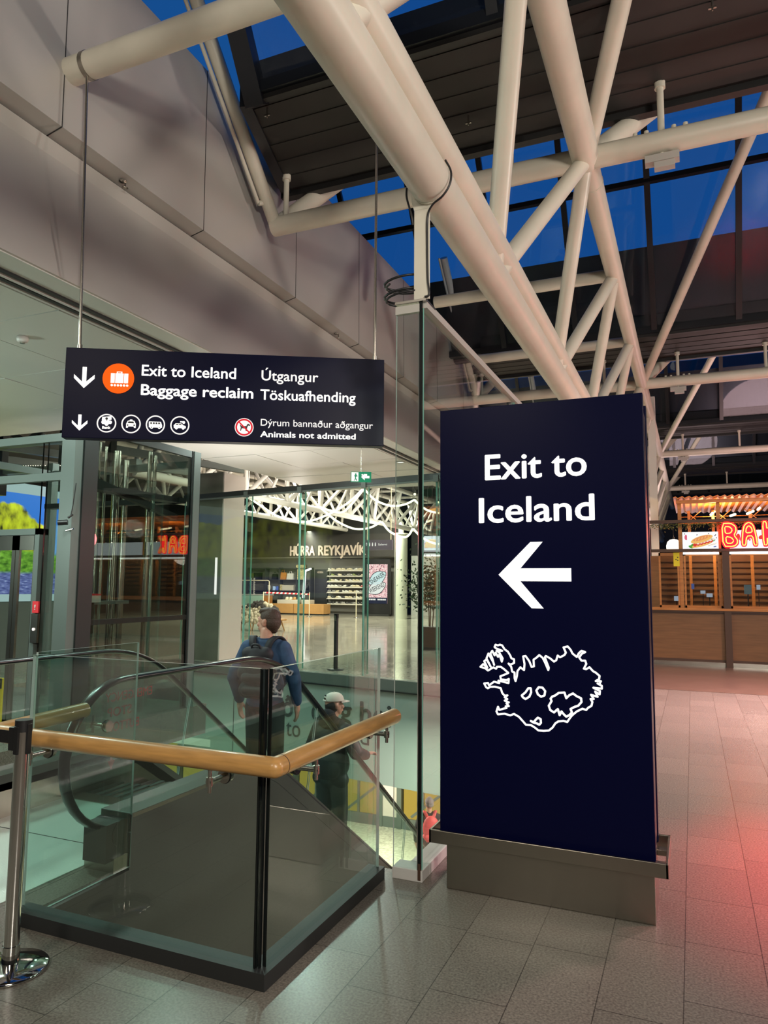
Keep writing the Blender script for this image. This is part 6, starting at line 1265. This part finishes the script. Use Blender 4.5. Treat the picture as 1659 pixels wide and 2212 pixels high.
body += [('e', hw+Vector((0, .05, 0)), (.036, .045, .016))]
for i, o in enumerate((-.028, -.009, .010, .028)): body += [('c', hw+Vector((o, .08, 0)), .0095, hw+Vector((o, .125, -.004)), .0085), ('c', hw+Vector((o, .125, -.004)), .0085, hw+Vector((o, .145, -.035)), .007)]
body += [('c', hw+Vector((-.03, .03, 0)), .012, hw+Vector((-.058, .06, -.012)), .010), ('c', hw+Vector((-.058, .06, -.012)), .010, hw+Vector((-.062, .085, -.03)), .008)]
skinpart('body', body, 'skin', pc, T, 0.008, 3)
skinpart('coat', [('e', (0, -.01, 1.18), (.215, .150, .20)), ('e', (0, -.02, .96), (.215, .16, .20)), ('c', (-.10, -.01, 1.33), .07, (.10, -.01, 1.33), .07), ('c', (-.165, 0, 1.285), .085, (-.265, -.02, 1.05), .075), ('c', (-.265, -.02, 1.05), .072, (-.243, .09, .88), .055), ('c', (.165, 0, 1.285), .085, (.275, .04, 1.08), .075), ('c', (.275, .04, 1.08), .072, (.272, .22, 1.02), .052), ('c', (-.13, -.02, .80), .085, (.13, -.02, .80), .085), ('e', (-.07, -.12, 1.05), (.10, .05, .10)), ('e', (.08, -.12, .92), (.10, .05, .10))], 'coat', pc, T, 0.010, 5)
skinpart('hood', [('e', (0, -.05, 1.37), (.125, .11, .075)), ('e', (0, -.085, 1.42), (.10, .07, .09)), ('c', (-.10, .02, 1.36), .045, (.10, .02, 1.36), .045)], 'coatdark', pc, T, 0.010, 5)
tr_ = [('e', (0, 0, .80), (.155, .12, .10))]
for s_ in (-1, 1): tr_ += [('c', (s_*.085, 0, .82), .10, (s_*.10, .02, .46), .082), ('c', (s_*.10, .02, .46), .08, (s_*.105, -.01, .07), .070)]
skinpart('trousers', tr_, 'trousergrey', pc, T, 0.010, 6)
for s_ in (-1, 1): skinpart('shoe', [('c', (s_*.105, -.04, .055), .045, (s_*.118, .12, .04), .036)], 'sh_white', pc, T, 0.009, 3)
def qq(x, y, z): return tuple(hq(x, y, z))
skinpart('hair', [('e', qq(0, -.03, -.005), (.080, .075, .085), HR_), ('e', qq(0, -.05, -.07), (.075, .05, .05), HR_)], 'hairdark', pc, T, 0.008, 3)
c_ = T @ Vector(hq(0, -.006, .048)); t = MB(); R4 = T.to_3x3() @ HR_
vs = []; n = 28; kk_ = 9
for j in range(kk_):
    ph = PI/2*j/(kk_-1)
    for i in range(n):
        a_ = 2*PI*i/n; notch = .035 if (j < 3 and abs(((a_-1.5*PI+PI) % (2*PI))-PI) < .42) else 0
        vs.append(c_+R4 @ Vector((.090*math.cos(ph)**.75*math.cos(a_), .108*math.cos(ph)**.75*math.sin(a_), .082*math.sin(ph)+notch*(1-j/3.0))))
t.add(vs, [(j*n+i, j*n+(i+1) % n, (j+1)*n+(i+1) % n, (j+1)*n+i) for j in range(kk_-1) for i in range(n)], 'capwhite', True)
br = []
for i in range(13):
    a_ = PI*.17+PI*.66*i/12
    for r_, dz in ((1.0, 0), (1.0, 0)): pass
    e = Vector((.088*math.cos(a_), .105*math.sin(a_), .002)); f = Vector((.094*math.cos(a_), .105*math.sin(a_)+.075*max(0.0, math.sin((a_-PI*.17)/.66))**.7, -.016)); br += [c_+R4 @ e, c_+R4 @ f, c_+R4 @ (f+Vector((0, 0, -.004))), c_+R4 @ (e+Vector((0, 0, -.005)))]
t.add(br, [(i*4+q, i*4+(q+1) % 4, (i+1)*4+(q+1) % 4, (i+1)*4+q) for i in range(12) for q in range(4)], 'capwhite', True)
t.ball(c_+R4 @ Vector((0, 0, .082)), .008, 'capwhite', 8); cap_ = finish('cap', t, pc)
t = MB(); t.rope([c_+R4 @ Vector(p) for p in catmull([(-.036, -.102, .004), (0, -.108, .003), (.036, -.102, .004)], 5)], .009, 'capwhite', 6); t.obox(c_+R4 @ Vector((0, -.099, .055)), R4 @ Vector((.012, 0, 0)), R4 @ Vector((0, .004, 0)), R4 @ Vector((0, .002, .006)), 'dogdark'); finish('cap_strap', t, cap_)

# --- traveller with a red backpack on the arrivals level
RX, RY, RZ0 = -4.90, 13.85, -4.2
pr = thing('person', 'traveller in a grey beanie and dark jacket on the arrivals level below', 'person', (RX, RY, RZ0))
T = Matrix.Translation((RX, RY, RZ0)) @ Matrix.Rotation(0.5, 4, 'Z')
HP, hq, HR_ = head_prims((0, .03, 1.555), 0.2)
body = HP+[('c', (0, 0, 1.36), .055, (0, .02, 1.47), .052), ('e', (0, 0, 1.2), (.15, .10, .18)), ('e', (0, 0, .95), (.15, .10, .14)), ('c', (-.17, 0, 1.32), .05, (-.26, 0, 1.06), .04), ('c', (-.26, 0, 1.06), .04, (-.25, .09, .84), .027), ('c', (.17, 0, 1.32), .05, (.26, 0, 1.06), .04), ('c', (.26, 0, 1.06), .04, (.25, .09, .84), .027)]
for s_ in (-1, 1): body += [('c', (s_*.085, 0, .84), .08, (s_*.10, .02, .46), .054), ('c', (s_*.10, .02, .46), .053, (s_*.105, -.01, .08), .037), ('c', (s_*.105, -.03, .05), .034, (s_*.115, .11, .035), .028)]
body += hand(-1, (-.25, .09, .84), .2, 1)+hand(1, (.25, .09, .84), .2, 1)
skinpart('body', body, 'skin', pr, T, 0.009, 3)
skinpart('jacket', [('e', (0, -.005, 1.2), (.195, .13, .20)), ('e', (0, 0, .96), (.19, .13, .16)), ('c', (-.10, 0, 1.37), .06, (.10, 0, 1.37), .06), ('c', (-.17, 0, 1.31), .078, (-.26, 0, 1.06), .066), ('c', (-.26, 0, 1.06), .064, (-.252, .08, .87), .05), ('c', (.17, 0, 1.31), .078, (.26, 0, 1.06), .066), ('c', (.26, 0, 1.06), .064, (.252, .08, .87), .05)], 'coatdark', pr, T, 0.012, 5)
tr_ = [('e', (0, 0, .84), (.15, .11, .09))]
for s_ in (-1, 1): tr_ += [('c', (s_*.085, 0, .84), .095, (s_*.10, .02, .46), .072), ('c', (s_*.10, .02, .46), .07, (s_*.105, -.01, .07), .06)]
skinpart('trousers', tr_, 'blackcloth', pr, T, 0.012, 5)
for s_ in (-1, 1): skinpart('shoe', [('c', (s_*.105, -.04, .055), .045, (s_*.118, .12, .04), .036)], 'plastic', pr, T, 0.009, 3)
skinpart('beanie', [('e', tuple(hq(0, -.015, .055)), (.086, .104, .085), HR_), ('e', tuple(hq(0, -.02, .125)), (.045, .05, .03), HR_), ('e', tuple(hq(0, -.045, .0)), (.078, .062, .05), HR_)], 'beanie', pr, T, 0.008, 4)
rb = thing('backpack', 'red backpack worn by the traveller in the grey beanie', 'backpack', (RX, RY-.2, RZ0+1.0))
skinpart('main_compartment', [('e', (0, -.20, 1.18), (.165, .10, .23)), ('c', (-.09, -.19, 1.0), .085, (.09, -.19, 1.0), .085)], 'packred', rb, T, 0.011, 5)
skinpart('front_pocket', [('c', (-.07, -.265, 1.03), .05, (.07, -.265, 1.03), .05)], 'packred', rb, T, 0.010, 4)
for s_ in (-1, 1):
    t = MB(); t.sweep([T @ Vector(p) for p in catmull([(s_*.06, -.13, 1.36), (s_*.11, -.05, 1.445), (s_*.135, .08, 1.40), (s_*.14, .14, 1.22), (s_*.14, .10, 1.04)], 6)], [(-.03, -.006), (.03, -.006), (.03, .008), (-.03, .008)], 'packred', upv=(1, 0, 0)); finish('strap', t, rb)

# --- yellow caution notice at the escalator entry, far left
yn = thing('caution_notice', 'yellow caution notice on a post at the escalator entry, cut by the left edge', 'sign', (-5.12, 4.1, 0))
t = MB(); t.box((-5.42, 4.10, 0.50), (-4.995, 4.12, 0.90), 'signyellow'); finish('plate', t, yn, bevel=0.004)
t = MB(); t.box((-5.42, 4.094, 0.82), (-4.995, 4.10, 0.90), 'plastic'); t.text('CAUTION', (-5.40, 4.0935, 0.838), X, Z, 0.392, 'signyellow', 0.045, 0.002, 0.02); finish('heading', t, yn)
t = MB(); t.ring((-5.055, 4.0995, 0.745), X, Z, .034, .042, .003, 'stickred'); t.disc((-5.055, 4.0995, 0.745), X, Z, .034, .002, 'whiteplinth'); t.beam((-5.08, 4.095, 0.77), (-5.03, 4.095, 0.72), .006, .002, 'stickred', (0, 1, 0)); t.tube((-5.055, 4.097, 0.735), (-5.055, 4.097, 0.757), .007, 'dogdark', n=8); finish('prohibition_symbol', t, yn)
t = MB(); t.tube((-5.2, 4.13, 0), (-5.2, 4.13, 0.86), .018, 'plastic', n=12); t.lathe([(0, 0), (.11, 0), (.10, .015), (0, .02)], (-5.2, 4.13, 0), 'plastic', 20); finish('post', t, yn)
